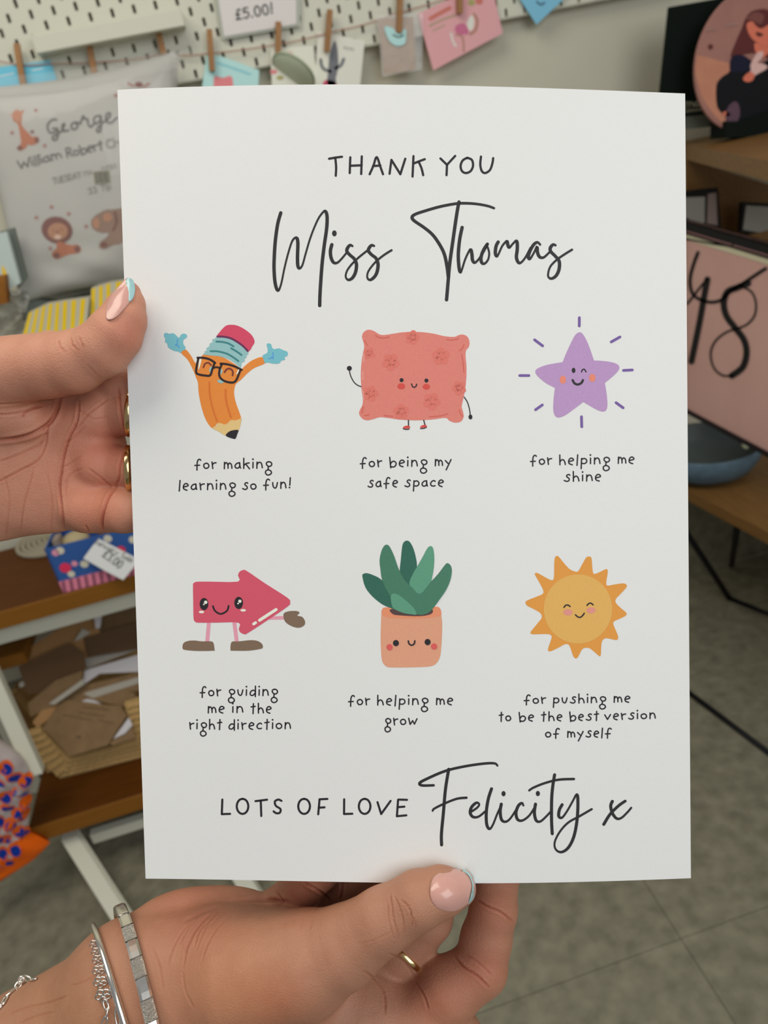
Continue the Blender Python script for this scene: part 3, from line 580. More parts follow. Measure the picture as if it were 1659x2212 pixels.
def surface_nets(h, step, clip=None):
    lo, hi = h.bounds()
    if clip is not None: lo = np.maximum(lo, clip[0]); hi = np.minimum(hi, clip[1])
    n = np.ceil((hi - lo) / step).astype(int) + 1
    ax = [(lo[i] + step * np.arange(n[i])).astype(np.float32) for i in range(3)]
    B = 10; n = (np.ceil(n / B) * B).astype(int); ax = [(lo[i] + step * np.arange(n[i])).astype(np.float32) for i in range(3)]
    nb = n // B; cen = np.stack(np.meshgrid(*[lo[i] + step * (np.arange(nb[i]) * B + (B - 1) / 2) for i in range(3)], indexing='ij'), -1).astype(np.float32)
    dc = h.sdf(cen); V = np.repeat(np.repeat(np.repeat(np.where(dc < 0, -9, 9).astype(np.float32), B, 0), B, 1), B, 2)
    near = np.argwhere(np.abs(dc) < B * step * 1.15 + 1.5); loc = np.stack(np.meshgrid(*[np.arange(B)] * 3, indexing='ij'), -1).reshape(-1, 3)
    nc = cen[tuple(near.T)]; PD = np.stack([h.one(p, nc.copy()) for p in h.prims], 1); dn_ = dc[tuple(near.T)]; rad = B * step * .9
    for c0 in range(0, len(near), 40):
        m = (PD[c0:c0 + 40] - dn_[c0:c0 + 40, None]).min(0) < 2 * rad + 10
        ii = (near[c0:c0 + 40, None, :] * B + loc[None]).reshape(-1, 3); V[tuple(ii.T)] = h.sdf((lo + ii * step).astype(np.float32), [p for p, q in zip(h.prims, m) if q])
    V[0] = V[-1] = 5; V[:, 0] = V[:, -1] = 5; V[:, :, 0] = V[:, :, -1] = 5
    ins = V < 0
    c = [ins[i:n[0] - 1 + i, j:n[1] - 1 + j, k:n[2] - 1 + k] for i in (0, 1) for j in (0, 1) for k in (0, 1)]
    sm = sum(x.astype(np.int8) for x in c); act = np.argwhere((sm > 0) & (sm < 8)); idx = -np.ones(n - 1, np.int64); idx[tuple(act.T)] = np.arange(len(act))
    acc = np.zeros((len(act), 3)); cnt = np.zeros(len(act))
    offs = [(i, j, k) for i in (0, 1) for j in (0, 1) for k in (0, 1)]
    for a in offs:
        for d in range(3):
            if a[d]: continue
            b = list(a); b[d] = 1; va = V[tuple((act + a).T)]; vb = V[tuple((act + b).T)]; m = (va < 0) != (vb < 0)
            t = va / np.where(m, va - vb, 1); q = act + np.array(a) + 0.; q[:, d] += t; acc[m] += q[m]; cnt[m] += 1
    P_ = acc / cnt[:, None] * step + lo; F = []
    for d in range(3):
        e1, e2 = [(1, 2), (2, 0), (0, 1)][d]; sl = [slice(1, n[i] - 1) for i in range(3)]; a = ins[tuple(sl)]; sl2 = list(sl); sl2[d] = slice(2, n[d])
        b = ins[tuple(sl2)]; w = np.argwhere(a != b) + 1; fl = a[tuple((w - 1).T)]
        def I_(o1, o2): q = w.copy(); q[:, e1] += o1; q[:, e2] += o2; return idx[tuple(q.T)]
        qd = np.stack([I_(-1, -1), I_(0, -1), I_(0, 0), I_(-1, 0)], 1); qd[~fl] = qd[~fl][:, ::-1]; F.append(qd)
    F = np.concatenate(F); F = F[(F >= 0).all(1)]
    T4 = np.array([[1, -1, -1], [-1, -1, 1], [-1, 1, -1], [1, 1, 1]], float)
    def grad(p):
        o = np.empty_like(p); sd = np.empty(len(p)); ix = np.lexsort((np.floor(p[:, 1] / 12), np.floor(p[:, 0] / 12)))
        for c0 in range(0, len(p), 4000):
            q = ix[c0:c0 + 4000]; x = p[q]; lo_, hi_ = x.min(0), x.max(0); cc = ((lo_ + hi_) / 2)[None]; R_ = float(np.linalg.norm(hi_ - lo_) / 2)
            pd = np.array([h.one(pr_, cc.astype(np.float32))[0] for pr_ in h.prims]); sel = [pr_ for pr_, v in zip(h.prims, pd) if v < R_ + 10]
            f4 = [h.sdf(x + t * .35, sel).astype(float) for t in T4]; o[q] = sum(t[None] * f[:, None] for t, f in zip(T4, f4)) / 1.4; sd[q] = sum(f4) / 4
        return o, sd
    g, sd = grad(P_); P_ = P_ - g * np.clip(sd / np.maximum((g ** 2).sum(1), .2), -step, step)[:, None] * .8
    g, sd = grad(P_); g /= np.linalg.norm(g, axis=1)[:, None] + 1e-9
    return P_, F, g
def cpx(P_): return P_[:, 0] / P_[:, 2] * FPX + CX, P_[:, 1] / P_[:, 2] * FPX + CY
def groove(P_, nrm, col, lines):
    x, y = cpx(P_); X = np.stack([x, y], 1); disp = np.zeros(len(P_)); face = np.clip(-nrm[:, 2] * 1.6, 0, 1)
    for pts, w, dep, red in lines:
        q = crom(pts, False, 5) if len(pts) > 2 else np.array(pts, float); lo, hi = q.min(0) - 4 * w, q.max(0) + 4 * w
        m = np.where((x > lo[0]) & (x < hi[0]) & (y > lo[1]) & (y < hi[1]) & (face > 0))[0]
        if not len(m): continue
        Y = X[m]; best = np.full(len(m), 1e9); bt = np.zeros(len(m)); L = len(q) - 1
        for i in range(L):
            e = q[i + 1] - q[i]; t = np.clip(((Y - q[i]) @ e) / (e @ e + 1e-9), 0, 1); dd = np.linalg.norm(Y - q[i] - t[:, None] * e, axis=1); s_ = dd < best; best[s_] = dd[s_]; bt[s_] = (i + t[s_]) / L
        tap = np.clip(np.minimum(bt, 1 - bt) * 5 + .25, 0, 1)
        prof = np.exp(-(best / w) ** 2) - .35 * np.exp(-((best - 2.2 * w) / (1.3 * w)) ** 2)
        disp[m] += dep * prof * tap * face[m]
        k = (np.exp(-(best / (w * 1.5)) ** 2) * tap * face[m] * red)[:, None]; col[m] = col[m] * (1 - k) + col[m] * np.array([.80, .52, .46]) * k
    return P_ - nrm * disp[:, None], col
def blush(P_, col, spots):
    x, y = cpx(P_)
    for cx, cy, r, mul in spots:
        k = np.exp(-((x - cx) ** 2 + (y - cy) ** 2) / r ** 2)[:, None]; col = col * (1 - k) + col * np.array(mul) * k
    return col
M_skin = mat('skin', (.60, .285, .185), .5, noise=(160, (.54, .24, .155), .6), bump=.22, bscale=1500, sss=.22, vcol='tint', spec=.35)
def hand_obj(name, h, step, lines, spots, label, clip=None, tone=(1, 1, 1)):
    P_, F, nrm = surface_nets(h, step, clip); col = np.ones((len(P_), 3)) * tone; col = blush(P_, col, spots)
    P2, col = groove(P_, nrm, col, lines)
    o = mesh_obj(name, cam2world(P2), F.tolist(), M_skin, None, True)
    at = o.data.color_attributes.new('tint', 'FLOAT_COLOR', 'POINT'); at.data.foreach_set('color', np.concatenate([col, np.ones((len(col), 1))], 1).astype(np.float32).ravel())
    return tag(o, label, 'hand')
def nail_part(name, h, poly, m, parent, lift=.35, th=.6, step=3.0, conv=0):
    """thin plate lying on the hand surface, cut to a pixel outline"""
    pr = Print(None, step=step); q = crom(poly, True, 6); pr._poly(q, None); V, F, _, _ = pr.L[0]
    def depth(px, py):
        z = np.full(len(px), 225.); ok = np.zeros(len(px), bool)
        dx, dy = (px - CX) / FPX, (py - CY) / FPX; ln = np.sqrt(1 + dx * dx + dy * dy)
        for _ in range(70):
            X = np.stack([dx * z, dy * z, z], 1); d = h.sdf(X); ok |= d < .05; z = np.where(ok, z, z + np.clip(d * .8, .02, 4) / ln)
        ok &= z < 320; return z, ok
    z, ok = depth(V[:, 0], V[:, 1])
    if (~ok).any():
        for i in np.where(~ok)[0]: z[i] = z[ok][np.argmin(((V[ok] - V[i]) ** 2).sum(1))]
    A = np.stack([np.ones(len(V)), V[:, 0], V[:, 1], V[:, 0] ** 2, V[:, 0] * V[:, 1], V[:, 1] ** 2], 1); c0 = V.mean(0)
    Vc = (V - c0) / 40; A = np.stack([np.ones(len(V)), Vc[:, 0], Vc[:, 1], Vc[:, 0] ** 2, Vc[:, 0] * Vc[:, 1], Vc[:, 1] ** 2], 1)
    co = np.linalg.lstsq(A, z, rcond=None)[0]; zs_ = A @ co                    # smooth plate
    z1 = np.minimum(zs_, z) - lift; e = np.array([np.linalg.norm(q - v, axis=1).min() for v in V]); z1 = zs_ * .5 + z * .5 - lift - np.clip(e / 10, 0, 1) * .25 * (1 + conv)
    k = len(V); top = np.stack([(V[:, 0] - CX) / FPX * z1, (V[:, 1] - CY) / FPX * z1, z1], 1); z2 = z1 + th; bot = np.stack([(V[:, 0] - CX) / FPX * z2, (V[:, 1] - CY) / FPX * z2, z2], 1)
    from collections import Counter
    E = Counter(); O = {}
    for f in F:
        for a, b in zip(f, f[1:] + f[:1]): E[frozenset((a, b))] += 1; O[frozenset((a, b))] = (a, b)
    fs = [tuple(f) for f in F] + [tuple(i + k for i in f[::-1]) for f in F] + [(O[e_][1], O[e_][0], O[e_][0] + k, O[e_][1] + k) for e_, n_ in E.items() if n_ == 1]
    return mesh_obj(name, cam2world(np.concatenate([top, bot])), fs, m, parent, True)
M_nail = mat('nail_pink', (.60, .32, .27), .22, coat=.25, spec=.5)
M_tip = mat('nail_tip_blue', (.34, .56, .57), .22, coat=.25, spec=.5)

# -- upper left hand: palm towards the camera, thumb over the left edge of the sheet
hl = Hand()
hl.chain([(-330, 960, -30, 175, .75), (-120, 940, -26, 165, .75)], 1)                       # forearm and wrist, outside the frame
hl.ell((-60, 980, -27), (270, 195, 15), 8, .0)
hl.ell((110, 985, -23), (165, 165, 13), 8, .1)
hl.chain([(-150, 860, -14, 105), (20, 880, -13, 78), (62, 905, -12, 50)], 6)              # ball of the thumb
hl.chain([(-120, 845, -8, 95), (20, 802, -2, 72), (105, 790, 2, 68), (160, 782, 5, 66), (222, 752, 8, 58)], 4)
hl.chain([(222, 752, 8, 58), (252, 722, 9.6, 54), (272, 690, 9.0, 43), (284, 655, 7, 28), (290, 630, 6, 13)], 3)
hl.chain([(236, 705, 10, 40), (262, 662, 8, 30), (280, 622, 7, 14)], 2.5)
hl.chain([(20, 757, -10, 32), (110, 744, -8, 27), (200, 738, 0, 22)], 3)                     # fold along the back of the thumb
hl.ell((214, 898, -17), (50, 54, 9.5), 3); hl.ell((212, 1003, -17), (48, 54, 9.5), 3); hl.ell((190, 1096, -18), (60, 54, 10), 4)
hl.ell((175, 930, -19), (60, 60, 10), 6)
hl.chain([(180, 850, -24, 46), (262, 828, -16, 44), (350, 822, -12.5, 42), (450, 830, -9, 38), (520, 838, -7.6, 34), (560, 842, -7.4, 24)], 3)
hl.chain([(210, 900, -22, 50), (292, 893, -13.5, 46), (380, 896, -11, 43), (480, 905, -8.8, 40), (570, 912, -8, 34), (610, 915, -7.6, 24)], 1.2)
hl.chain([(210, 1005, -22, 50), (292, 1012, -13.5, 44), (380, 1016, -10.5, 42), (480, 1018, -8.6, 38), (550, 1020, -7.8, 33), (585, 1021, -7.4, 24)], 1.2)
hl.chain([(190, 1098, -22, 54), (268, 1103, -12.8, 47), (350, 1106, -9.6, 41), (430, 1104, -7.8, 35), (470, 1102, -7.2, 24)], 1.6)
LL = [([(256,838),(258,865),(261,895),(268,922),(281,940)], 2.4, .5, .9), ([(284,962),(266,984),(258,1008),(257,1034),(248,1052)], 2.4, .5, .9),
      ([(128,860),(122,888),(106,914),(76,934),(40,945),(-10,952)], 3.4, 1.5, .8), ([(141,957),(160,945),(185,920)], 1.8, .3, .4), ([(133,1010),(150,1003),(175,985)], 1.8, .25, .3),
      ([(170,868),(166,910),(150,945),(138,985),(133,1020),(129,1055),(134,1100),(141,1160)], 2.23, 1.05, 0.85),
      ([(252,1052),(236,1072),(226,1098),(221,1125),(223,1150)], 2.60, 1.05, 0.85),
      ([(104,915),(98,960),(80,995),(40,1018),(-20,1050)], 1.98, 0.58, 0.57), ([(-10,1000),(40,982),(90,955),(104,925)], 1.98, 0.53, 0.47),
      ([(163,930),(190,895),(215,875),(232,862)], 1.86, 0.47, 0.47), ([(165,880),(200,905),(232,900)], 1.86, 0.26, 0.28),
      ([(126,735),(130,750),(141,762)], 1.61, 0.53, 0.47), ([(152,731),(158,748),(170,757)], 1.61, 0.53, 0.47), ([(170,728),(176,740),(180,752)], 1.61, 0.42, 0.38),
      ([(-10,874),(40,871),(85,864),(122,860)], 1.86, 0.53, 0.47), ([(-10,896),(30,894),(70,884),(110,872)], 1.86, 0.53, 0.47), ([(50,904),(52,894),(72,882),(94,876)], 1.86, 0.73, 0.76), ([(-10,952),(40,945),(80,930)], 1.86, 0.32, 0.28),
      ([(72,1012),(64,1045),(52,1090),(44,1150)], 1.86, 0.37, 0.38), ([(190,1012),(215,1030),(240,1052)], 1.86, 0.37, 0.38), ([(140,1075),(148,1030),(180,1012)], 1.86, 0.21, 0.28),
      ([(185,1135),(192,1150)], 1.86, 0.63, 0.47), ([(190,790),(215,815),(240,822)], 1.86, 0.21, 0.28), ([(100,1020),(112,1080),(110,1150)], 1.86, 0.23, 0.28), ([(10,1030),(20,1090),(10,1170)], 1.86, 0.26, 0.28)]
SL = [(275, 715, 45, (1.02, .84, .82)), (180, 1000, 90, (1.02, .88, .86)), (250, 950, 60, (.95, .78, .76)), (200, 1120, 60, (1.05, .90, .86)), (40, 1060, 90, (1.0, .98, .98)), (120, 880, 60, (.98, .88, .85))]
oh = hand_obj('hand', hl, .55, LL, SL, 'open left hand at the left edge, palm to the camera, thumb over the sheet',
              (HP(-420, 400, 0) * [1, 1, 0] + [0, 0, 200], HP(700, 1400, 0) * [1, 1, 0] + [0, 0, 400]))
nail_part('nail', hl, [(231,690),(229,668),(235,648),(249,627),(267,606),(277,600),(287,605),(291,622),(289,642),(278,656),(264,672),(248,687)], M_nail, oh, .5, .9)
nail_part('nail_tip', hl, [(271,606),(279,600),(288,607),(292,624),(288,643),(279,651),(277,636),(274,620)], M_tip, oh, .85, .9, 2.5)['label'] = 'pale turquoise painted nail tip'

# -- lower hand: wrist at the lower left, thumb on the sheet's bottom edge
hb = Hand()
hb.chain([(-190, 2450, -34, 172, .8), (83, 2302, -28, 166, .8), (300, 2172, -24, 160, .8)], 1)
hb.chain([(300, 2150, -20, 165, .8), (480, 2120, -16, 160, .8), (600, 2115, -12, 140, .85)], 8)
hb.chain([(520, 2110, -8, 125), (660, 2082, -2, 108), (742, 2046, 3, 84), (828, 1988, 9, 66)], 5)                    # thumb
hb.chain([(828, 1988, 9, 66), (905, 1944, 12, 60), (955, 1926, 12, 52), (990, 1920, 10.5, 38)], 3)
hb.ell((420, 2003, -30), (150, 84, 11), 3, -.12)                                             # heel behind
hb.ell((500, 1985, -30), (110, 66, 10), 3)
hb.chain([(800, 2220, -18, 120), (900, 2240, -14, 105), (960, 2260, -12, 90)], 7)            # palm below
hb.chain([(620, 2160, -22, 130), (800, 2200, -22, 120)], 7)
hb.chain([(560, 1990, -34, 48), (628, 1944, -33, 44), (690, 1880, -22, 42), (760, 1800, -12, 40), (830, 1730, -8, 35), (850, 1705, -7.4, 24)], 2)
hb.chain([(660, 2020, -34, 52), (738, 1948, -33, 46), (800, 1870, -20, 43), (860, 1790, -11, 40), (920, 1710, -8.2, 36), (935, 1690, -7.6, 25)], 1.5)
hb.chain([(770, 2150, -30, 58), (872, 2058, -24, 52), (928, 1985, -19, 48), (955, 1910, -14, 44), (965, 1820, -9.4, 40), (975, 1760, -8, 34)], 2)
hb.chain([(880, 2215, -14, 72), (968, 2140, -11, 66), (1036, 2092, -11, 58), (1050, 2030, -12, 54), (1066, 1965, -12, 50), (1074, 1890, -10.5, 46), (1078, 1800, -9, 40), (1080, 1760, -8, 30)], 4)
LB = [([(400,1990),(440,1969),(500,1951),(560,1944),(620,1948)], 3.6, 1.4, .6),
      ([(530,1952),(500,1975),(470,2004),(448,2040),(436,2075)], 1.8, .42, .35), ([(494,1953),(462,1980),(440,2012),(424,2052)], 1.8, .45, .35), ([(470,1962),(440,1990),(418,2020),(402,2058),(396,2090)], 1.8, .4, .3),
      ([(418,1985),(392,2015),(372,2052),(362,2090)], 1.8, .35, .3), ([(640,1955),(622,1976),(612,2006)], 1.7, .45, .35), ([(690,1960),(676,1985),(668,2010)], 1.7, .35, .3), ([(560,1947),(540,1962),(520,1984)], 1.7, .35, .3), ([(600,1948),(584,1968),(570,1992)], 1.7, .35, .3),
      ([(330,2050),(345,2090),(352,2140)], 2.0, .3, .25), ([(395,2100),(400,2140),(420,2180)], 2.0, .25, .2),
      ([(842,1930),(846,1955),(850,1985),(862,2028)], 1.61, 0.53, 0.47), ([(866,1944),(885,1964),(891,2003)], 1.61, 0.53, 0.43), ([(852,1936),(868,1975),(874,2016)], 1.49, 0.42, 0.38), ([(884,1968),(896,1990),(900,2006)], 1.49, 0.32, 0.28), ([(838,1950),(840,1990),(852,2030)], 1.49, 0.32, 0.28),
      ([(482,1957),(455,1985),(432,2010),(420,2045)], 1.86, 0.53, 0.43), ([(463,1968),(430,2000),(410,2030),(396,2065)], 1.86, 0.47, 0.38), ([(508,1950),(478,1976),(450,2004)], 1.86, 0.42, 0.33), ([(440,1972),(410,2000),(388,2040)], 1.86, 0.37, 0.33), ([(655,1952),(640,1975),(632,2004)], 1.86, 0.42, 0.33), ([(672,1956),(655,1985),(648,2012)], 1.61, 0.37, 0.28), ([(540,1948),(515,1965),(490,1992)], 1.61, 0.32, 0.28),
      ([(978,2062),(1000,2088),(1030,2108),(1056,2134)], 2.11, 0.84, 0.76), ([(1026,1942),(1055,1960),(1082,1972),(1108,1992)], 1.98, 0.73, 0.66), ([(1005,2062),(1035,2082),(1062,2108)], 1.86, 0.37, 0.38),
      ([(786,2098),(815,2120),(830,2150),(832,2190)], 1.98, 0.58, 0.57), ([(895,2118),(915,2150),(925,2180)], 1.98, 0.63, 0.57), ([(840,2060),(870,2075),(895,2110)], 1.86, 0.32, 0.38),
      ([(655,1906),(690,1925),(712,1943)], 2.17, 1.05, 0.85), ([(738,1905),(738,1925),(733,1946)], 2.17, 1.05, 0.85), ([(596,1928),(610,1945),(600,1958)], 1.86, 0.53, 0.57), ([(310,1990),(420,1972),(520,1968)], 1.86, 0.26, 0.28),
      ([(770,2040),(810,2030),(850,2010)], 1.86, 0.16, 0.19), ([(20,2190),(60,2175),(110,2165),(150,2150)], 1.86, 0.37, 0.28), ([(40,2212),(80,2195),(120,2186)], 1.86, 0.32, 0.28), ([(150,2130),(185,2120),(215,2100)], 1.86, 0.26, 0.24)]
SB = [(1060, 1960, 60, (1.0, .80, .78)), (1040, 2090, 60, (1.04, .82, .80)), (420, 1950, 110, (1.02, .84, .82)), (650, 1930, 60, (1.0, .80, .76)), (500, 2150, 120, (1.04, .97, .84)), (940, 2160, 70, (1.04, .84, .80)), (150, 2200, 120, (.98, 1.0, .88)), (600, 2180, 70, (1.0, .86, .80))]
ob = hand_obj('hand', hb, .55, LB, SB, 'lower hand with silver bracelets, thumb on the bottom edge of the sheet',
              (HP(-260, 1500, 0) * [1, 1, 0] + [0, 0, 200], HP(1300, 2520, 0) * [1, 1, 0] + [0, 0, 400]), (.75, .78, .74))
def zz(ps, ox=300, oy=1800, k=1.8433): return [(ox + a / k, oy + b / k) for a, b in ps]
nail_part('nail', hb, zz([(1160,222),(1176,172),(1225,148),(1290,142),(1322,160),(1338,205),(1336,250),(1300,290),(1250,312),(1195,302),(1166,268)]), M_nail, ob, .5, .8, 4)
nail_part('nail_tip', hb, zz([(1270,143),(1300,144),(1328,162),(1342,205),(1338,252),(1310,285),(1322,250),(1328,208),(1316,172),(1296,154)]), M_tip, ob, .85, .9, 2.5)['label'] = 'pale turquoise painted nail tip'

# -- rings and bracelets
M_gold = mat('gold', (.80, .56, .26), .16, metal=1, spec=.6)
M_silver = mat('silver', (.90, .86, .79), .2, metal=1)
M_silver2 = mat('silver_engraved', (.74, .70, .63), .38, metal=1, bump=.9, bscale=1600)
M_groove = mat('tarnished_groove', (.09, .08, .07), .5, metal=1)
def camdir(v): return (np.array(v, float)[0] * RT - np.array(v, float)[1] * UP + np.array(v, float)[2] * FW)
def wpt(px, py, dz): return cam2world(HP(px, py, dz)[None])[0]
def ring_obj(name, c, ax, r, wdt, thk, m, label, cat, el=1.0, major=None):
    """finger ring: band of width wdt around axis ax (camera space), radius r, all in mm"""
    cc = wpt(*c); prof = [(r, -wdt / 2), (r + thk * .7, -wdt / 2 * .9), (r + thk, -wdt * .25), (r + thk, wdt * .25), (r + thk * .7, wdt / 2 * .9), (r, wdt / 2), (r, -wdt / 2)]
    b = MB().lathe(cc, camdir(ax), [(a / 1000, h / 1000) for a, h in prof], 56)
    return tag(b.build(name, m, None, True), label, cat)
ring_obj('ring', (283, 891, -12.2), (1, .06, .20), 8.6, 2.8, 1.1, M_gold, 'upper gold ring beside the left edge of the sheet', 'ring')
ring_obj('ring', (281, 1013, -12.4), (1, -.04, .20), 8.4, 2.8, 1.1, M_gold, 'lower gold ring beside the left edge of the sheet', 'ring')
ring_obj('ring', (874, 2060, -22.6), (.66, -.70, .30), 10.3, 2.4, 1.0, M_gold, 'thin gold ring on the curled finger below the thumb', 'ring')

def bangle(c, tdir, r1, r2, tilt, n=72):
    """ellipse points: major axis along tdir in the image, minor axis in depth; returns world points and outward dirs"""
    cc = wpt(*c); t = camdir((tdir[0], tdir[1], 0)); t /= np.linalg.norm(t); dd = camdir((tilt[0], tilt[1], 1)); dd /= np.linalg.norm(dd)
    out = []
    for i in range(n):
        a = 2 * math.pi * i / n; out.append((cc + (-t * math.cos(a) * r1 - dd * math.sin(a) * r2) / 1000, (-t * math.cos(a) / r1 - dd * math.sin(a) / r2)))
    nn = np.cross(t, dd); nn /= np.linalg.norm(nn)
    return [(p, o / np.linalg.norm(o)) for p, o in out], nn
def band(mb, pts, nn, i0, i1, w0, w1, thk, mi=0, sub=0):
    ring = []
    k = i1 - i0
    for i in range(i0, i1 + 1):
        p, o = pts[i % len(pts)]; f = (i - i0) / max(k, 1); w = (w0 + (w1 - w0) * f) / 2000; th_ = thk / 1000
        ring.append([p - nn * w - o * th_ * .3, p - nn * w * .96 + o * th_ * .75, p - nn * w * .6 + o * th_, p + nn * w * .6 + o * th_, p + nn * w * .96 + o * th_ * .75, p + nn * w - o * th_ * .3])
    vs = sum(ring, []); fs = []
    for i in range(k): fs += [(i * 6 + j, i * 6 + (j + 1) % 6, (i + 1) * 6 + (j + 1) % 6, (i + 1) * 6 + j) for j in range(6)]
    fs += [tuple(range(6))[::-1], tuple(range(k * 6, k * 6 + 6))]
    mb.add(vs, fs, mi)
def clear(pts, gap=1.0):
    out = []
    for p, o in pts:
        q = p.copy()
        for _ in range(60):
            v = q - CAM; X = np.array([[v @ RT, -(v @ UP), v @ FW]]) * 1000
            d = float(hb.sdf(X)[0])
            if d > gap: break
            q = q + o * max(gap - d, .15) / 1000
        out.append(q)
    a = np.array(out)
    for _ in range(3): a = (np.roll(a, 1, 0) + a * 2 + np.roll(a, -1, 0)) / 4
    return [(a[i], pts[i][1]) for i in range(len(pts))]
bw = empty('bangle', (0, 0, 0), 'wide silver bangle with a band of square segments, nearest the hand', 'bracelet')
pts, nn = bangle((306, 2166, -16), (.20, .98), 35, 33, (-.55, -.1), 96); pts = clear(pts, 1.2)
seg = 3
for s_ in range(0, 8):                                  # square segments from the top down the front
    i0 = s_ * seg
    m_ = MB(); band(m_, [(p + o * 0, o) for p, o in pts], nn, i0, i0 + seg, 4.6 + s_ * .05, 4.65 + s_ * .05, 2.0); sc = m_.build('segment', M_silver2 if s_ % 2 else M_silver, bw)
    m_ = MB(); band(m_, [(p + o * .0012, o) for p, o in pts], nn, i0 + seg, i0 + seg, 4.7, 4.7, .9)
b = MB()
for s_ in range(0, 9):
    p, o = pts[s_ * seg]; t_ = pts[s_ * seg + 1][0] - p; t_ /= np.linalg.norm(t_)
    b.box(p - nn * .00236 + o * .00175 - t_ * .00012, nn * .00472, o * .00032, t_ * .00024)
b.build('segment_joint', M_groove, bw)
b = MB(); band(b, pts, nn, 24, 96, 4.8, 4.6, 1.9); b.build('plain_band', M_silver, bw, True)
pts2, nn2 = bangle((262, 2206, -17), (.28, .96), 34.5, 34, (-.6, -.1), 96); pts2 = clear(pts2, 1.6)
b = MB(); b.tube([p + o * .0008 for p, o in pts2], [.0011 + .0006 * abs(math.sin(i / 96 * math.pi)) for i in range(96)], 10, closed=True)
tag(b.build('bangle', M_silver, None, True), 'slim polished silver bangle crossing beside the flower bracelet', 'bracelet')
fb = empty('flower_bracelet', (0, 0, 0), 'silver chain bracelet of tiny open flowers hanging left of the slim bangle', 'bracelet')
def surf(px, py, h, lift):
    z = 225.; dx, dy = (px - CX) / FPX, (py - CY) / FPX
    for _ in range(200):
        d = float(h.sdf(np.array([[dx * z, dy * z, z]]))[0])
        if d < .05 or z > 330: break
        z += max(d * .7, .02)
    z -= lift; return cam2world(np.array([[dx * z, dy * z, z]]))[0]
fpos = [(205, 2040, 3.2), (209, 2056, 3.2), (212, 2073, 3.4), (213, 2096, 3.6), (217, 2121, 4.0), (223, 2150, 4.6)]
for px, py, r in fpos:
    c_ = surf(px, py, hb, 1.6); b = MB(); ex, ey = camdir((1, .1, .25)), camdir((-.1, 1, .15))
    for j in range(5):
        a = 2 * math.pi * j / 5 + .3; q = c_ + (ex * math.cos(a) + ey * math.sin(a)) * r * .36 / 1000
        b.tube([q + (ex * math.cos(g) + ey * math.sin(g)) * r * .25 / 1000 for g in np.linspace(0, 2 * math.pi, 9)[:-1]], r * .085 / 1000, 6, closed=True)
    b.tube([c_ + (ex * math.cos(g) + ey * math.sin(g)) * r * .12 / 1000 for g in np.linspace(0, 2 * math.pi, 7)[:-1]], r * .07 / 1000, 5, closed=True)
    b.build('flower_link', M_silver, fb, True)
def chain_links(pp, parent, nm, wd, L0, h=hb, lift=1.5, thk=.35):
    for i, ((x0, y0), (x1, y1)) in enumerate(zip(pp[:-1], pp[1:])):
        a, c_ = surf(x0, y0, h, lift), surf(x1, y1, h, lift); t_ = c_ - a; ln = np.linalg.norm(t_); t_ /= ln; s_ = np.cross(t_, FW); s_ /= np.linalg.norm(s_)
        if i % 2: s_ = (s_ * .35 - FW * .9)
        m_ = (a + c_) / 2; b = MB(); b.tube([m_ + t_ * math.cos(g) * (ln * .5 + .0006) + s_ * math.sin(g) * wd / 1000 for g in np.linspace(0, 2 * math.pi, 13)[:-1]], thk / 1000, 6, closed=True); b.build(nm, M_silver, parent, True)
chain_links([(226, 2162), (232, 2180), (229, 2198), (222, 2222)], fb, 'chain_link', .9, 0)
chain_links([(240, 2120), (246, 2150), (252, 2180), (256, 2215)], fb, 'chain_link', .8, 0)
cb = empty('chain_bracelet', (0, 0, 0), 'silver oval-link chain bracelet on the wrist at the lower left edge', 'bracelet')
chain_links([(-25, 2200), (-8, 2182), (6, 2168), (14, 2152), (36, 2134), (44, 2122), (50, 2112), (66, 2116), (78, 2114)], cb, 'chain_link', 1.1, 0, lift=1.2, thk=.5)
c_ = surf(46, 2116, hb, 2.4); b = MB(); ico = [c_ + (camdir((1, 0, 0)) * math.cos(g) + camdir((0, 1, 0)) * math.sin(g)) * .0012 for g in np.linspace(0, 2 * math.pi, 13)[:-1]]; b.tube(ico, .00055, 8, closed=True); b.build('clasp_ring', M_silver, cb, True)

print('TIME 30_hands.py', round(time.time() - _T0, 1))
# ------------------------------------------------------------------ left side: pegboard display, cushion, shelves, basket
def planemap(p0, n):
    """pixels -> points on a flat surface (p0, unit normal n towards the camera)"""
    def f(q, h=0):
        q = np.asarray(q, float); d = FW + (q[:, 0:1] - CX) / FPX * RT - (q[:, 1:2] - CY) / FPX * UP
        t = ((p0 + n * h - CAM) @ n) / (d @ n); return CAM + d * t[:, None]
    return f
def slab(name, poly, p0, n, th, m, parent=None, label=None, cat=None, group=None, smooth=False):
    """solid sheet of thickness th whose front outline is given in pixels on the plane (p0, n)"""
    if n @ (CAM - p0) < 0: n = -n
    pts = [hit(x, y, p0, n) for x, y in poly]; o = MB().prism(pts, -n * th).build(name, m, parent, smooth)
    return tag(o, label, cat, group)
def wslab(name, poly, w, th, m, parent=None, label=None, cat=None, group=None, tilt=0):
    n = N + ZZ * tilt; n = n / np.linalg.norm(n); c = np.mean(poly, 0); p0 = WP(c[0], c[1], w)
    return slab(name, poly, p0, n, th, m, parent, label, cat, group), planemap(p0, n)
def pm(n, r, g, b, k=1.9, **kw): return mat(n, ph(r, g, b, k), kw.pop('rough', .6), spec=kw.pop('spec', .22), **kw)
M_peg = mat('peg_wood', (.42, .21, .075), .6, noise=(60, (.34, .16, .055), .6, (1, 1, .2)), bump=.2, bscale=300)
M_wire = mat('spring_steel', (.4, .38, .34), .3, metal=1)
M_twine = mat('twine', (.55, .30, .24), .9)
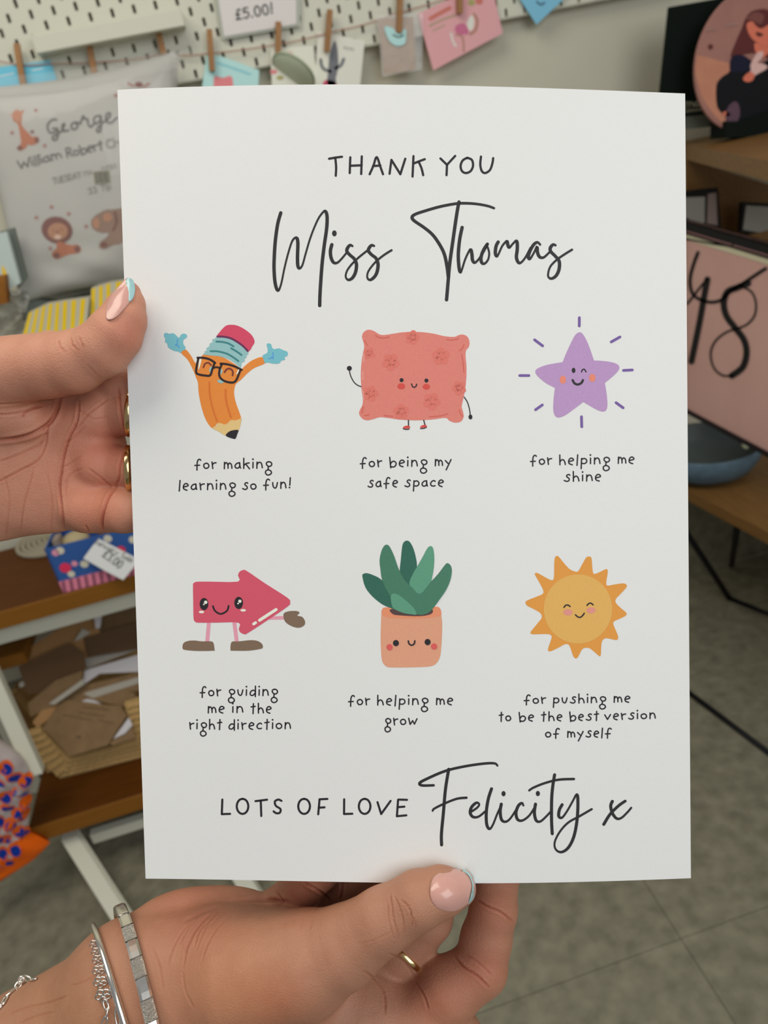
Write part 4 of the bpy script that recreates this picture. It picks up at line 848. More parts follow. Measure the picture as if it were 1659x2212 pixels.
# twine
tw = [(-60, 118), (40, 140), (110, 138), (200, 135), (290, 128), (345, 118), (400, 120), (455, 115), (520, 108), (600, 96), (660, 84), (712, 70), (780, 55), (862, 28), (930, 8), (1000, -14), (1100, -40)]
b = MB(); b.tube([WP(x, y, PBW + .012) for x, y in crom(tw, n=4)], .0011, 6)
tag(b.build('twine', M_twine, None, True), 'thin pinkish twine strung across the pegboard under the ledge', 'string')
PEGS = [((37, 95), (52, 186), 'first clothespin from the left, clipped over the bright blue card'), ((193, 95), (206, 165), 'clothespin below the middle of the white ledge'),
        ((343, 72), (354, 118), 'clothespin below the right end of the white ledge'), ((452, 64), (458, 154), 'clothespin holding the pale blue card with a pink print'),
        ((601, 48), (600, 118), 'clothespin above the round pale green lid'), ((712, 22), (705, 112), 'clothespin clipped to the cactus card'),
        ((864, -20), (860, 72), 'dark clothespin over the kraft bag with the blue butterfly'), ((990, -45), (991, 30), 'clothespin at the top of the pink greeting card')]
def make_peg(a, c, label):
    w = PBW + .014; A, C_ = WP(a[0], a[1], w), WP(c[0], c[1], w); ax = C_ - A; L = np.linalg.norm(ax); ax /= L; s = np.cross(ax, N); t = empty('clothespin', (0, 0, 0), label, 'clothespin', 'clothespins on the twine')
    hw = .0052
    for k, off in ((0, .0), (1, .0062)):                 # two tapered wooden halves
        o = A - s * hw + N * off
        b = MB(); sgn = 1 if k else -1
        prof = [(0, 0), (L * .35, 0), (L * .5, sgn * .0006), (L, 0)]
        ring = [o + ax * x + N * y for x, y in prof] + [o + ax * L + N * .0045 * 1, o + ax * L * .5 + N * .0052, o + ax * L * .3 + N * .0048, o + N * .0022]
        b.prism(ring, s * 2 * hw); b.build('wooden_half', M_peg, t)
    b = MB(); cc = A + ax * L * .42 + N * .005
    b.tube([cc + s * (hw * 2.1 * (i / 24 - .5)) + ax * .003 * math.cos(i * 1.3) + N * .0065 * math.sin(i * 1.3) for i in range(25)], .0007, 5); b.build('spring', M_wire, t, True)
for a, c, l in PEGS: make_peg(a, c, l)

I_pink, I_dk, I_lt = pm('ink_pink', 196, 112, 116), pm('ink_dark', 74, 74, 70, 1.0), pm('ink_soft_blue', 106, 158, 168)
# cards on the twine
cb_, f = wslab('greeting_card', [(-40, 150), (108, 130), (125, 178), (60, 190), (-40, 205)], PBW + .010, .0015, pm('card_blue', 92, 160, 182), None, 'bright blue card in clear film at the far left of the twine', 'card')
pr = Print(f, step=40, dh=2e-4); pr.stroke([(0, 165), (30, 158)], 2, pm('ink_pale', 190, 210, 210)); pr.stroke([(70, 152), (92, 148)], 2, pm('ink_pale', 190, 210, 210)); pr.build('printed_line', cb_)
cb_, f = wslab('greeting_card', [(446, 118), (480, 122), (560, 152), (557, 200), (435, 200)], PBW + .010, .0012, pm('card_pale_blue', 150, 186, 194), None, 'pale blue card with a dusky pink print, left of the round lid', 'card')
pr = Print(f, step=40, dh=2e-4); pr.fill([(463, 166), (480, 168), (498, 164), (503, 176), (500, 200), (466, 200)], I_pink); pr.stroke([(470, 136), (500, 146), (540, 160)], 5, pm('ink_teal_soft', 116, 166, 176)); pr.build('printed_motif', cb_)
cb_, f = wslab('greeting_card', [(584, 105), (676, 98), (690, 200), (588, 200)], PBW + .008, .0012, pm('card_cream', 196, 192, 176), None, 'cream card with small coloured flowers behind the round lid', 'card')
pr = Print(f, step=40, dh=2e-4)
for c_, m_ in (((625, 117), I_pink), ((640, 128), I_lt), ((583 + 8, 155), I_pink), ((605, 168), pm('ink_olive', 140, 136, 90)), ((650, 150), pm('ink_sand', 196, 170, 140))): pr.ell(c_, 8, 5, m_, n=10)
pr.build('printed_flowers', cb_)
lid = empty('round_lid', (0, 0, 0), 'round pale green metal lid hanging edge-on in front of the cream flower card', 'tin')  # thin round lid, modelled as a rimmed disc
pa, pb_ = WP(592, 122, PBW + .03), WP(676, 186, PBW + .03); mj = (pb_ - pa) / 2; cn = (pa + pb_) / 2; ml = np.linalg.norm(mj); mj /= ml; mn = np.cross(mj, N); nrm_ = N * .36 + mn * .93; nrm_ /= np.linalg.norm(nrm_)
if nrm_ @ ZZ < 0: nrm_ = -nrm_
M_lid = pm('lid_green', 160, 168, 148, 1.9, rough=.35)
b = MB(); b.lathe(cn, nrm_, [(0, -.003), (ml * .94, -.003), (ml, 0), (ml, .004), (ml * .97, .005), (ml * .93, .003), (0, .003)], 44, ex=mj); b.build('disc', M_lid, lid, True)
b = MB(); b.tube([cn + mj * math.cos(g) * ml + np.cross(nrm_, mj) * math.sin(g) * ml for g in np.linspace(0, 2 * math.pi, 41)[:-1]], .0022, 8, closed=True); b.build('rim', pm('lid_rim', 126, 134, 114), lid, True)
cb_, f = wslab('greeting_card', [(686, 68), (788, 88), (776, 200), (680, 200)], PBW + .009, .0012, pm('card_white', 196, 190, 176), None, 'white card printed with a grey cactus', 'card')
pr = Print(f, (400, 0), 4.1475, step=40, dh=2e-4); CG = pm('ink_cactus', 104, 106, 112, 1.6)
pr.fill([(1340,365),(1362,420),(1370,500),(1372,600),(1350,700),(1350,760),(1275,760),(1280,640),(1290,520),(1310,430)], CG)
pr.stroke([(1300,640),(1245,620),(1220,580),(1215,535)], 7, CG); pr.stroke([(1350,610),(1395,585),(1420,530)], 7, CG); pr.fill([(1240,730),(1280,715),(1350,735),(1350,790),(1240,790)], pm('ink_magenta', 170, 70, 96), n=2)
for i in range(4): pr.stroke([(1425 + i * 25, 415 + i * 5), (1430 + i * 25, 440 + i * 5)], 1.6, I_dk)
pr.build('printed_cactus', cb_)
kb = empty('kraft_bag', (0, 0, 0), 'small kraft paper bag in clear film topped with a blue butterfly bow', 'bag')
_, f = wslab('paper_bag', [(818, 40), (893, 36), (899, 150), (830, 162)], PBW + .016, .006, pm('kraft', 150, 122, 92, 1.8, noise=(80, ph(128, 100, 72, 1.8), .6), rough=.75), kb)
M_film = mat('clear_film', (.85, .87, .88), .08, alpha=.16, spec=.9, bump=.6, bscale=60)
wslab('clear_wrap', [(814, 34), (914, 28), (912, 150), (826, 166)], PBW + .018, .0004, M_film, kb)
pr = Print(f, (780, 0), 3.606, step=60, dh=2.5e-3); BB = pm('butterfly_blue', 150, 196, 204); BD = pm('butterfly_dark', 90, 130, 140)
pr.fill([(182,210),(240,215),(290,262),(345,225),(350,290),(340,340),(290,358),(240,340),(205,290)], BB); pr.stroke([(250, 270), (290, 290), (330, 275)], 3, BD); pr.build('butterfly_bow', kb)
cb_, f = wslab('greeting_card', [(902, 30), (1010, -20), (1065, -20), (1086, 72), (936, 152)], PBW + .010, .0014, pm('card_rose', 188, 138, 142), None, 'rose pink greeting card with a small bird picture', 'card')
pr = Print(f, (780, 0), 3.606, step=60, dh=2e-4); WHT = pm('ink_offwhite', 206, 190, 176); MG = pm('ink_mauve', 166, 92, 120); BR = pm('ink_tan', 150, 110, 96)
pr.stroke([(540, 145), (610, 105), (690, 62)], 9, pm('ink_coral', 196, 92, 96)); pr.stroke([(535, 200), (640, 150), (735, 118)], 5, pm('ink_greenish', 150, 130, 112)); pr.stroke([(560, 240), (650, 195)], 3, pm('ink_greenish', 150, 130, 112))
pr.fill([(735, 205), (790, 180), (830, 215), (835, 260), (790, 270), (740, 255)], MG); pr.fill([(825, 180), (845, 135), (870, 120), (880, 170), (870, 225), (840, 235)], WHT); pr.stroke([(880, 110), (905, 160), (890, 235), (850, 265)], 6, BR); pr.stroke([(740, 270), (790, 290), (800, 400)], 4, BR); pr.stroke([(700, 260), (715, 320), (740, 360)], 4, WHT)
pr.ell((860, 20), 28, 26, pm('ink_olive', 140, 136, 90)); pr.ell((920, 10), 30, 26, pm('ink_coral', 196, 92, 96)); pr.build('printed_bird', cb_)
cb_, f = wslab('greeting_card', [(1118, -10), (1140, -30), (1236, -30), (1216, 0), (1159, 53)], PBW + .010, .0014, pm('card_sky', 104, 158, 182), None, 'sky blue card hanging by a corner at the right end of the pegboard', 'card')
pr = Print(f, step=60, dh=2e-4); pr.stroke([(1160, 4), (1168, 10), (1176, 6)], 4, pm('ink_navy', 50, 70, 90)); pr.build('printed_mark', cb_)
# price sign
sg = empty('price_sign', (0, 0, 0), 'white price sign reading five pounds in a clear holder on the pegboard', 'sign')
_, f = wslab('sign_card', [(466, -40), (640, -40), (640, 52), (484, 79)], PBW + .012, .0008, pm('sign_white', 176, 172, 172, 2.0), sg)
wslab('clear_holder', [(458, -40), (648, -40), (648, 56), (480, 86)], PBW + .010, .0016, mat('holder_grey', ph(130, 134, 120, 1.8), .25), sg)
pr = Print(f, step=60, dh=2e-4); text(pr, '£5.00!', (510, 43), (590, 29), 3.6, I_dk, size=13.5, gap=3.5); pr.build('printed_price', sg)

# cushion in a clear bag
CU0, CU1 = np.array([-.62, 1.22]), None
cw = .070
cq = [((WP(x, y, cw) - W0) @ D, WP(x, y, cw)[2]) for x, y in ((-80, 192), (386, 108), (420, 600), (40, 655))]
cq = np.array(cq)
def cbulge(s, t): return .052 * (np.clip(4 * s * (1 - s), 0, 1) * np.clip(4 * t * (1 - t), 0, 1)) ** .42
def cpt(s, t, h=0, side=1):
    s = np.asarray(s, float); t = np.asarray(t, float)
    pin = .035 * (1 - (2 * s - 1) ** 2) * (t - .5) * 2; pin2 = .03 * (1 - (2 * t - 1) ** 2) * (s - .5) * 2
    uz = cq[0] * ((1 - s) * (1 - t))[..., None] + cq[1] * (s * (1 - t))[..., None] + cq[2] * (s * t)[..., None] + cq[3] * ((1 - s) * t)[..., None]
    uz = uz + np.stack([-pin2 * .5, pin * .35], -1)
    wr = .0035 * np.sin(9 * s + 14 * t + 3 * np.sin(5 * t)) * t + (.0045 * np.sin(26 * t + 9 * s) + .003 * np.sin(40 * t - 17 * s)) * np.clip(t - .62, 0, 1) ** 1.2 * 2.4
    w = cw + side * cbulge(s, t) + (wr if side > 0 else 0) + h
    return W0 + D * uz[..., 0:1] + N * np.asarray(w)[..., None] + ZZ * uz[..., 1:2]
def cushion_map(q, h=0):
    q = np.asarray(q, float); s = np.full(len(q), .5); t = np.full(len(q), .5)
    for _ in range(12):
        c0 = toscr(cpt(s, t)); ds = (toscr(cpt(s + 1e-3, t)) - c0) / 1e-3; dt = (toscr(cpt(s, t + 1e-3)) - c0) / 1e-3; e = q - c0; det = ds[:, 0] * dt[:, 1] - ds[:, 1] * dt[:, 0]
        s = np.clip(s + .8 * (e[:, 0] * dt[:, 1] - e[:, 1] * dt[:, 0]) / det, .02, .98); t = np.clip(t + .8 * (ds[:, 0] * e[:, 1] - ds[:, 1] * e[:, 0]) / det, .02, .98)
    return cpt(s, t, h)
cush = empty('cushion', (0, 0, 0), 'white cushion printed with baby animals and names, hanging in a clear bag', 'cushion')
def cgrid(h0, side2, n=40):
    vs, fs = [], []
    for sd in (1, -1):
        for j in range(n + 1):
            for i in range(n + 1): vs.append(cpt(np.array(i / n), np.array(j / n), h0 * sd, sd))
    M2 = (n + 1) ** 2
    for j in range(n):
        for i in range(n):
            a = j * (n + 1) + i; fs.append((a, a + n + 1, a + n + 2, a + 1)); fs.append((M2 + a, M2 + a + 1, M2 + a + n + 2, M2 + a + n + 1))
    e = [i for i in range(n + 1)] + [j * (n + 1) + n for j in range(1, n + 1)] + [n * (n + 1) + i for i in range(n - 1, -1, -1)] + [j * (n + 1) for j in range(n - 1, 0, -1)]
    for a, b2 in zip(e, e[1:] + e[:1]): fs.append((a, b2, M2 + b2, M2 + a))
    return vs, fs
vs, fs = cgrid(0, 1); mesh_obj('cover', vs, fs, mat('cushion_cloth', (.62, .60, .56), .85, bump=.35, bscale=30, noise=(12, (.56, .55, .52), .5)), cush, True)
brn, brn2, brn3, gry = pm('ink_giraffe', 166, 92, 52, 1.5), pm('ink_mane', 112, 52, 36, 1.4), pm('ink_elephant', 128, 98, 80, 1.6), pm('ink_script_grey', 86, 82, 76, 1.2)
lt_ = pm('ink_muzzle', 168, 116, 82, 1.5); gry2 = pm('ink_line_grey', 118, 116, 106, 1.4); hrt = pm('ink_heart', 150, 104, 96, 1.5)
pr = Print(cushion_map, (0, 180), 5.72, step=22, dh=4e-4)
pr.fill([(100,370),(160,380),(165,330),(190,345),(215,310),(235,345),(270,340),(300,320),(290,355),(270,390),(275,450),(262,500),(300,560),(350,610),(400,660),(455,655),(485,690),(470,735),(400,765),(340,760),(320,800),(240,835),(220,790),(260,740),(250,650),(235,560),(215,500),(165,460),(150,400)], brn, n=3)
pr.up().ell((245, 800), 35, 28, brn2, n=12); pr.ell((455, 700), 28, 36, brn2, n=12); pr.ell((222, 455), 30, 24, lt_, n=12); pr.ell((398, 598), 24, 20, brn2, n=10)
pr.build('printed_giraffe', cush)
def newpr():
    return Print(cushion_map, (0, 180), 5.72, step=22, dh=4e-4)
pr = newpr()
# animals below
pr.o = np.array([0., 400.])
pr.ell((705, 555), 195, 165, brn2, rot=.3, n=24); pr.fill([(700,700),(760,700),(870,740),(960,735),(1005,790),(970,840),(860,855),(790,880),(700,915),(640,870),(660,810),(700,780)], brn, n=3)
pr.up().ell((715, 570), 125, 105, lt_, n=20); pr.ell((955, 790), 38, 42, brn2, n=12); pr.ell((700, 868), 42, 34, brn2, n=12)
pr.up().ell((715, 640), 45, 28, pm('ink_pale_face', 206, 170, 150, 1.6), n=12); pr.ell((712, 575), 14, 12, brn2, n=8); pr.ell((665, 560), 9, 9, brn2, n=8); pr.ell((760, 540), 9, 9, brn2, n=8)
pr.build('printed_lion', cush); pr = newpr(); pr.o = np.array([0., 400.]); pr.fill([(1125,460),(1160,390),(1290,310),(1400,300),(1560,290),(1600,420),(1560,600),(1500,720),(1400,740),(1300,790),(1225,770),(1240,700),(1310,650),(1340,590),(1250,590),(1150,540)], brn3, n=3)
pr.up().ell((1190, 470), 44, 70, lt_, n=14); pr.ell((1330, 400), 60, 55, lt_, n=14); pr.ell((1285, 735), 42, 34, brn2, n=12); pr.stroke([(1420, 330), (1440, 450), (1400, 560)], 5, brn2)
pr.build('printed_elephant', cush)
for c_ in ((443, 335), (150, 612), (552, 770), (1430, 150), (637, 1528), (850, 1613), (450, 1658), (1065, 1768), (622, 2038)):
    pr = newpr(); pr.ell(c_, 26, 24, hrt, n=10); pr.build('printed_heart', cush)
pr = newpr(); pr.o = np.array([0., 0.]); pr.k = 3.95; pr.lv = 1; pr.ell((1185, 722), 34, 24, brn2, n=12); pr.stroke([(1095, 712), (1140, 735)], 5, hrt); pr.stroke([(1270, 715), (1225, 740)], 5, hrt)
pr.build('printed_zebra', cush)
pr = Print(cushion_map, (0, 180), 5.72, step=22, dh=4e-4)
for st in [[(700,450),(650,450),(595,500),(590,560),(620,610),(680,600),(710,560),(650,560)], [(710,560),(720,620),(700,690),(660,700),(655,660),(720,620),(790,570)], [(770,560),(800,510),(785,500),(765,550),(790,590),(850,580)], [(940,480),(890,500),(885,550),(920,570),(960,530),(930,480),(990,500)],
           [(990,500),(1030,400),(1040,440),(1080,440),(1090,500),(1120,540),(1160,500)], [(1240,400),(1180,410),(1160,460),(1190,500),(1240,450),(1245,400),(1250,500),(1240,590),(1200,595),(1210,550),(1290,470)], [(1300,470),(1350,420),(1360,370),(1320,380),(1310,440),(1340,490),(1400,470),(1445,420)]]:
    pr.stroke(st, 4.2, gry)
text(pr, 'William', (42, 366), (134, 341), 3.4, gry, size=12, gap=1.5); text(pr, 'Robert', (145, 340), (224, 322), 3.4, gry, size=12, gap=1.5); text(pr, 'Ch', (232, 322), (262, 314), 3.2, gry2, size=12, gap=2)
text(pr, 'TUESDAY', (116, 398), (176, 383), 2.4, gry2, size=8, gap=2); text(pr, '7TH', (180, 382), (200, 377), 1.6, gry2, size=6, gap=2); text(pr, '0730', (222, 372), (252, 362), 1.6, gry2, size=6, gap=2); text(pr, '33 Tb', (192, 420), (240, 408), 2.4, gry2, size=8, gap=2)
pr.build('printed_lettering', cush)
pr = Print(cushion_map, (0, 180), 5.72, step=22, dh=9e-4); pr.fill([(1150,1090),(1350,1075),(1370,1230),(1165,1250)], pm('ink_sticker', 150, 146, 116, 1.8), smooth=False); pr.up()
for i in range(12): pr.stroke([(1168 + i * 15.5, 1095 - i), (1182 + i * 15.5, 1235 - i * 1.2)], [1.2, 2.2, .9, 1.8][i % 4], I_dk)
pr.build('barcode_sticker', cush)
vs, fs = cgrid(.004, 1, 30); fl_ = mesh_obj('clear_bag', vs, fs, mat('bag_film', (.86, .87, .88), .07, alpha=.15, spec=1.0, bump=.8, bscale=20), cush, True)
# crumpled top of the bag rising behind the ledge
b = MB(); g_ = 14
topq = [(-60, 170), (60, 160), (180, 148), (290, 126), (382, 108), (392, 130)]
vs = []; q_ = crom(topq, n=5); vs = [WP(x, y, cw + .01 + .006 * math.sin(i * 1.7)) for i, (x, y) in enumerate(q_)] + [WP(x + 4, y + 40, cw + .035) for x, y in q_]
k = len(q_); fs = [(i, i + 1, k + i + 1, k + i) for i in range(k - 1)]; mesh_obj('bag_flap', vs, fs, mat('bag_flap_film', (.80, .80, .77), .15, alpha=.14, bump=.5, bscale=40), cush, True)

# hidden-behind-the-hand display shelf that carries the cushion and the striped packets
M_wood = mat('stained_pine', (.145, .048, .007), .5, noise=(14, (.08, .025, .003), .7, (1, 14, 14)), bump=.1, bscale=200, spec=.12)
M_wood_lit = mat('stained_pine_lit', (.30, .125, .018), .5, noise=(14, (.23, .09, .012), .7, (1, 14, 14)), spec=.15)  # lighter copy of the shelf wood, with the light put into its colour
zsh = WP(60, 735, .12)[2]
u0_, u1_ = (WP(-260, 735, .12) - W0) @ D, (WP(330, 735, .12) - W0) @ D
wsh = empty('display_shelf', (0, 0, 0), 'narrow white shelf on the wall behind the palm-up hand, under the striped packets', 'shelf')
MB().box(WF(u0_, 0, zsh - .02), D * (u1_ - u0_), N * .205, ZZ * .02, bev=.002).build('board', M_white, wsh)
for uu in (u0_ + .08, u1_ - .08): MB().prism([WF(uu, 0, zsh - .02), WF(uu, .16, zsh - .02), WF(uu, 0, zsh - .14)], D * .004).build('bracket', M_white, wsh)
wslab('folded_cloth', [(38, 640), (120, 655), (320, 610), (320, 690), (50, 694)], .06, .05, pm('cloth_grey', 96, 102, 98, 1.9, bump=.5, bscale=40), None, 'folded grey cloth on the white shelf under the cushion', 'cloth')
rg_ = random.Random(5); gs = []
for j in range(13):
    for i in range(9): gs.append(WP(-40 + i * 12.5 + 3 * math.sin(j), 628 + j * 9.2, .15 + .016 * rg_.random() + .012 * math.sin(i * 1.3 + j * .9)))
fo = mesh_obj('crumpled_film', gs, [(j * 9 + i, j * 9 + i + 1, j * 9 + i + 10, j * 9 + i + 9) for j in range(12) for i in range(8)], mat('crumpled_film', (.50, .50, .46), .2, alpha=.75, noise=(25, (.10, .09, .07), .25), bump=.5, bscale=60), None, False)
tag(fo, 'crumpled clear film with dark folds left of the longer striped packet', 'film')
# yellow and white striped packets
M_pw, M_py = pm('packet_white', 150, 148, 134, 1.9), pm('packet_yellow', 186, 156, 16, 1.9)
def striped(poly_b, poly_t, w, label, nst, drop=.0):
    """standing folded paper packet with painted stripes; top and bottom edges given left to right"""
    t_ = empty('striped_packet', (0, 0, 0), label, 'packet', 'yellow striped packets'); th_ = .03
    T = [WP(x, y, w) for x, y in poly_t]; B_ = [WP(x, y, w + .006) for x, y in poly_b]
    for q in B_: q[2] = zsh + .001
    b = MB(); b.prism([B_[0], B_[-1], T[-1]] + T[:-1][::-1], -N * th_); b.build('packet_body', M_pw, t_)
    def interp(L, s): s *= len(L) - 1; i = min(int(s), len(L) - 2); return L[i] * (1 - s + i) + L[i + 1] * (s - i)
    for i in range(nst):
        s0, s1 = (i + .06) / nst, (i + .58) / nst; b = MB(); b.prism([interp(B_, s0) + N * .0004, interp(B_, s1) + N * .0004, interp(T, s1) + N * .0004, interp(T, s0) + N * .0004], -N * .0012); b.build('stripe', M_py, t_)
striped([(38, 742), (195, 742)], [(62, 676), (100, 658), (140, 651), (193, 644)], .185, 'longer yellow and white striped packet, left of the other', 8)
striped([(205, 742), (300, 742)], [(197, 624), (236, 612), (300, 602)], .17, 'shorter yellow and white striped packet just left of the thumb', 5)
pk = empty('hanging_packet', (0, 0, 0), 'pale blue packet at the far left edge beside the cushion bag', 'packet')
_, f = wslab('packet_card', [(-60, 520), (14, 500), (44, 612), (20, 625), (-60, 640)], .16, .02, pm('packet_blue', 150, 162, 160), pk)
wslab('shadow_strip', [(0, 500), (30, 492), (58, 600), (40, 622), (20, 600)], .135, .012, pm('shadow_grey', 84, 90, 84), pk)  # dark slab standing in for the shadow beside the packet
pr = Print(f, step=60, dh=3e-4); pr.fill([(4, 576), (10, 580), (16, 602), (8, 604)], M_py); pr.build('printed_mark', pk)
bx = wslab('wooden_block', [(-60, 604), (10, 596), (16, 655), (-60, 668)], .19, .03, pm('block_brown', 128, 84, 30, 1.8, noise=(30, ph(100, 60, 20, 1.8), .5)), None, 'brown wooden block at the far left edge below the pale blue packet', 'block')[0]

# ---------------------------------------------------------------- shelving unit with wooden boards on white legs
ZU = ZP(0, 1322, .67)[2]; wU = .34
A_ = WP(90, 1296, wU); ZU = A_[2]
wL = .44; ZLw = WP(183, 1752, wL)[2]
rack = empty('shelving_unit', (0, 0, 0), 'white metal shelving unit with two stained wooden shelves at lower left', 'shelves')
tb = (WP(0, 1360, wU)[2] - WP(0, 1322, wU)[2])
uR = .30; uL = (WP(62, 1795, wL) - W0) @ D
uLu = uL - .15
MB().box(WF(uLu, .03, ZU + tb), D * (uR - uLu), N * (wU - .03), ZZ * -tb, bev=.003).build('upper_board', M_wood, rack)
MB().box(WF(uLu, wU, ZU + tb), D * (uR - uLu), N * .004, ZZ * -tb, bev=.0012).build('lit_front_strip', M_wood_lit, rack)  # added strip that paints the board's front face as lit
tl_ = (WP(183, 1752, wL)[2] - WP(183, 1785, wL)[2])
MB().box(WF(uL, .06, ZLw - tl_), D * (uR - uL), N * (wL - .06), ZZ * tl_, bev=.003).build('lower_board', M_wood, rack)
MB().box(WF(uL, wL, ZLw - tl_), D * (uR - uL), N * .004, ZZ * tl_, bev=.0012).build('lit_front_strip', M_wood_lit, rack)
zrb = WP(20, 1418, .22)[2]; urb = (WP(50, 1410, .22) - W0) @ D
MB().box(WF(uLu, .06, zrb - .03), D * (urb - uLu), N * .16, ZZ * .03, bev=.003).build('rear_board', M_wood_lit, rack)
# white rails under each board and splayed front legs
MB().box(WF(uLu + .01, wU - .05, ZU + tb * 1.0 - .05), D * (uR - uLu - .02), N * .018, ZZ * .035).build('upper_rail', M_white, rack)
MB().box(WF(uLu + .01, .05, ZU + tb - .04), D * (uR - uLu - .02), N * .02, ZZ * .03).build('rear_rail', M_white, rack)
r1 = WP(195, 1790, wL - .05); r2 = WP(305, 1757, wL - .05)
MB().box(WF((r1 - W0) @ D, wL - .05, r1[2] - .028), D * (uR - (r1 - W0) @ D), N * .018, ZZ * .026).build('lower_rail', M_white, rack)
def leg(p0, p1, wd=.034, dp=.02):
    a, c = np.array(p0), np.array(p1); b = MB(); b.prism([a - D * wd / 2, a + D * wd / 2, a + D * wd / 2 + N * dp, a - D * wd / 2 + N * dp], c - a); b.build('leg', M_white, rack)
lt = WP(152, 1795, wL - .04); lb = ZP(335, 2080, 0)
leg(lt + ZZ * .0, lb); 
lb2 = ZP(560, 1945, 0); leg(lb2 + (lt - lb) * np.array([.35, .35, 1]), lb2)
leg(WF(uL + .10, .07, ZLw - tl_), WF(uL + .10, .07, 0)); leg(WF(uR - .05, .07, ZLw - tl_), WF(uR - .05, .07, 0))
leg(WF(uLu + .03, .05, 0), WF(uLu + .03, .05, ZU + tb)); leg(WF(uR - .05, .12, ZLw), WF(uR - .05, .12, ZU + tb)); leg(WF(uR - .10, wU - .045, ZLw), WF(uR - .10, wU - .045, ZU + tb))
# sloping side strut seen left of the basket
leg(WP(-20, 1440, .37), WP(80, 1660, wL + .0), .03)

# ---------------------------------------------------------------- on the upper board
zu = ZU + tb if tb > 0 else ZU
zu = max(ZU, ZU + tb)
# woven round mat behind, festive box with a label
c_ = ZP(128, 1160, zu); mt = MB()
for i in range(8): mt.tube([c_ + D * .012 * (i + .6) * math.cos(g) * 1.0 + N * .012 * (i + .6) * math.sin(g) + ZZ * .004 for g in np.linspace(0, 2 * math.pi, 33)[:-1]], .0058, 6, closed=True)
mo = mt.build('round_mat', mat('mat_cream', ph(128, 122, 106, 1.9), .9, bump=.6, bscale=300), None, True); tag(mo, 'cream woven round mat on the upper wooden shelf, just under the hand', 'mat')
fbx = empty('gift_box', (0, 0, 0), 'blue festive gift box with a pink candy-striped base on the upper shelf', 'box')
bl, br_ = ZP(137, 1281, zu), ZP(345, 1228, zu); e1 = br_ - bl; e1[2] = 0; Lb = np.linalg.norm(e1); e1 /= Lb; e2 = np.cross(e1, ZZ); e2 = e2 if e2 @ N > 0 else -e2; e2 = -e2      # e2 goes back to the wall
hb_ = .052; ht = .105
M_bb, M_bs, M_bp = pm('box_blue', 34, 62, 110, 2.6), pm('box_candy', 186, 110, 130, 1.9), pm('box_candy_dark', 124, 70, 90, 1.9)
dpt = .13; tk = .003
MB().box(bl, e1 * Lb, e2 * dpt, ZZ * .026).build('striped_base', M_bs, fbx)
b = MB(); z0 = bl + ZZ * .026; H_ = .074
b.box(z0, e1 * Lb, e2 * tk, ZZ * H_).box(z0 + e2 * (dpt - tk), e1 * Lb, e2 * tk, ZZ * H_).box(z0, e1 * tk, e2 * dpt, ZZ * H_).box(z0 + e1 * (Lb - tk), e1 * tk, e2 * dpt, ZZ * H_); b.build('blue_walls', M_bb, fbx)
def bxm(q, h=0): return np.array([bl + e1 * a * Lb - e2 * (.0003 + h) + ZZ * c for a, c in q])
pr = Print(bxm, step=9, dh=2e-4)
for i in range(13):
    a = i / 13; pr._poly(np.array([(a, .0005), (a + .036, .0005), (a + .062, .0255), (a + .026, .0255)]), M_bp)
for j, (a, c, r, m_) in enumerate([(.12, .052, .011, 'red'), (.31, .05, .008, 'wht'), (.22, .056, .006, 'pnk'), (.09, .088, .007, 'pnk'), (.14, .090, .008, 'wht'), (.44, .044, .006, 'pnk'), (.62, .09, .008, 'wht'), (.7, .06, .009, 'red'), (.85, .075, .008, 'wht'), (.93, .045, .008, 'red'), (.15, .036, .007, 'wht')]):
    m__ = {'red': pm('box_red', 170, 40, 70, 2.2), 'wht': pm('box_cream', 170, 166, 150, 2.0), 'pnk': pm('box_pink', 180, 120, 140, 2.0)}[m_]
    pr._poly(np.array([(a + r / Lb * math.cos(g), c + r * math.sin(g)) for g in np.linspace(0, 2 * math.pi, 13)[:-1]]), m__)
pr.build('printed_pattern', fbx)
tn = -e2 + ZZ * .5; tn /= np.linalg.norm(tn); tp = bl + e1 * Lb * .55 - e2 * .012 + ZZ * .085
lbl = slab('price_tag', [(212, 1163), (292, 1204), (300, 1212), (266, 1253), (232, 1236), (180, 1206)], tp, tn, .0008, pm('tag_white', 168, 170, 170, 2.0), None, 'white paper price tag stuck askew on the blue festive box', 'tag')
pr = Print(planemap(tp, tn), step=50, dh=3e-4); text(pr, 'January Sale', (203, 1173), (284, 1216), 1.5, I_dk, size=7, gap=2.2); text(pr, '£3.00', (220, 1201), (258, 1229), 2.4, I_dk, size=11, gap=2.6); pr.build('printed_lettering', lbl)
def pebble(name, c, r, m, label, cat, sq=(1, 1, .7)):
    b = MB(); prof = [(r * math.sin(a) * (1 + .0), -r * sq[2] * math.cos(a)) for a in np.linspace(0.02, math.pi - .02, 9)]; b.lathe(c, ZZ, prof, 16); return tag(b.build(name, m, None, True), label, cat)
zi = bl + ZZ * .030
pebble('trinket', zi + e1 * .045 + e2 * .05 + ZZ * .05, .028, pm('trinket_cream', 150, 138, 108, 1.7), 'cream knobbly trinket at the left end inside the festive box', 'trinket')
pebble('trinket', zi + e1 * .115 + e2 * .055 + ZZ * .052, .026, pm('trinket_brown', 84, 60, 50, 1.9), 'dark round trinket in the middle of the festive box', 'trinket')
pebble('trinket', zi + e1 * .165 + e2 * .05 + ZZ * .055, .024, pm('trinket_gold', 190, 140, 70, 1.8, rough=.25), 'shiny amber trinket at the right of the festive box', 'trinket')
MB  # (kept)
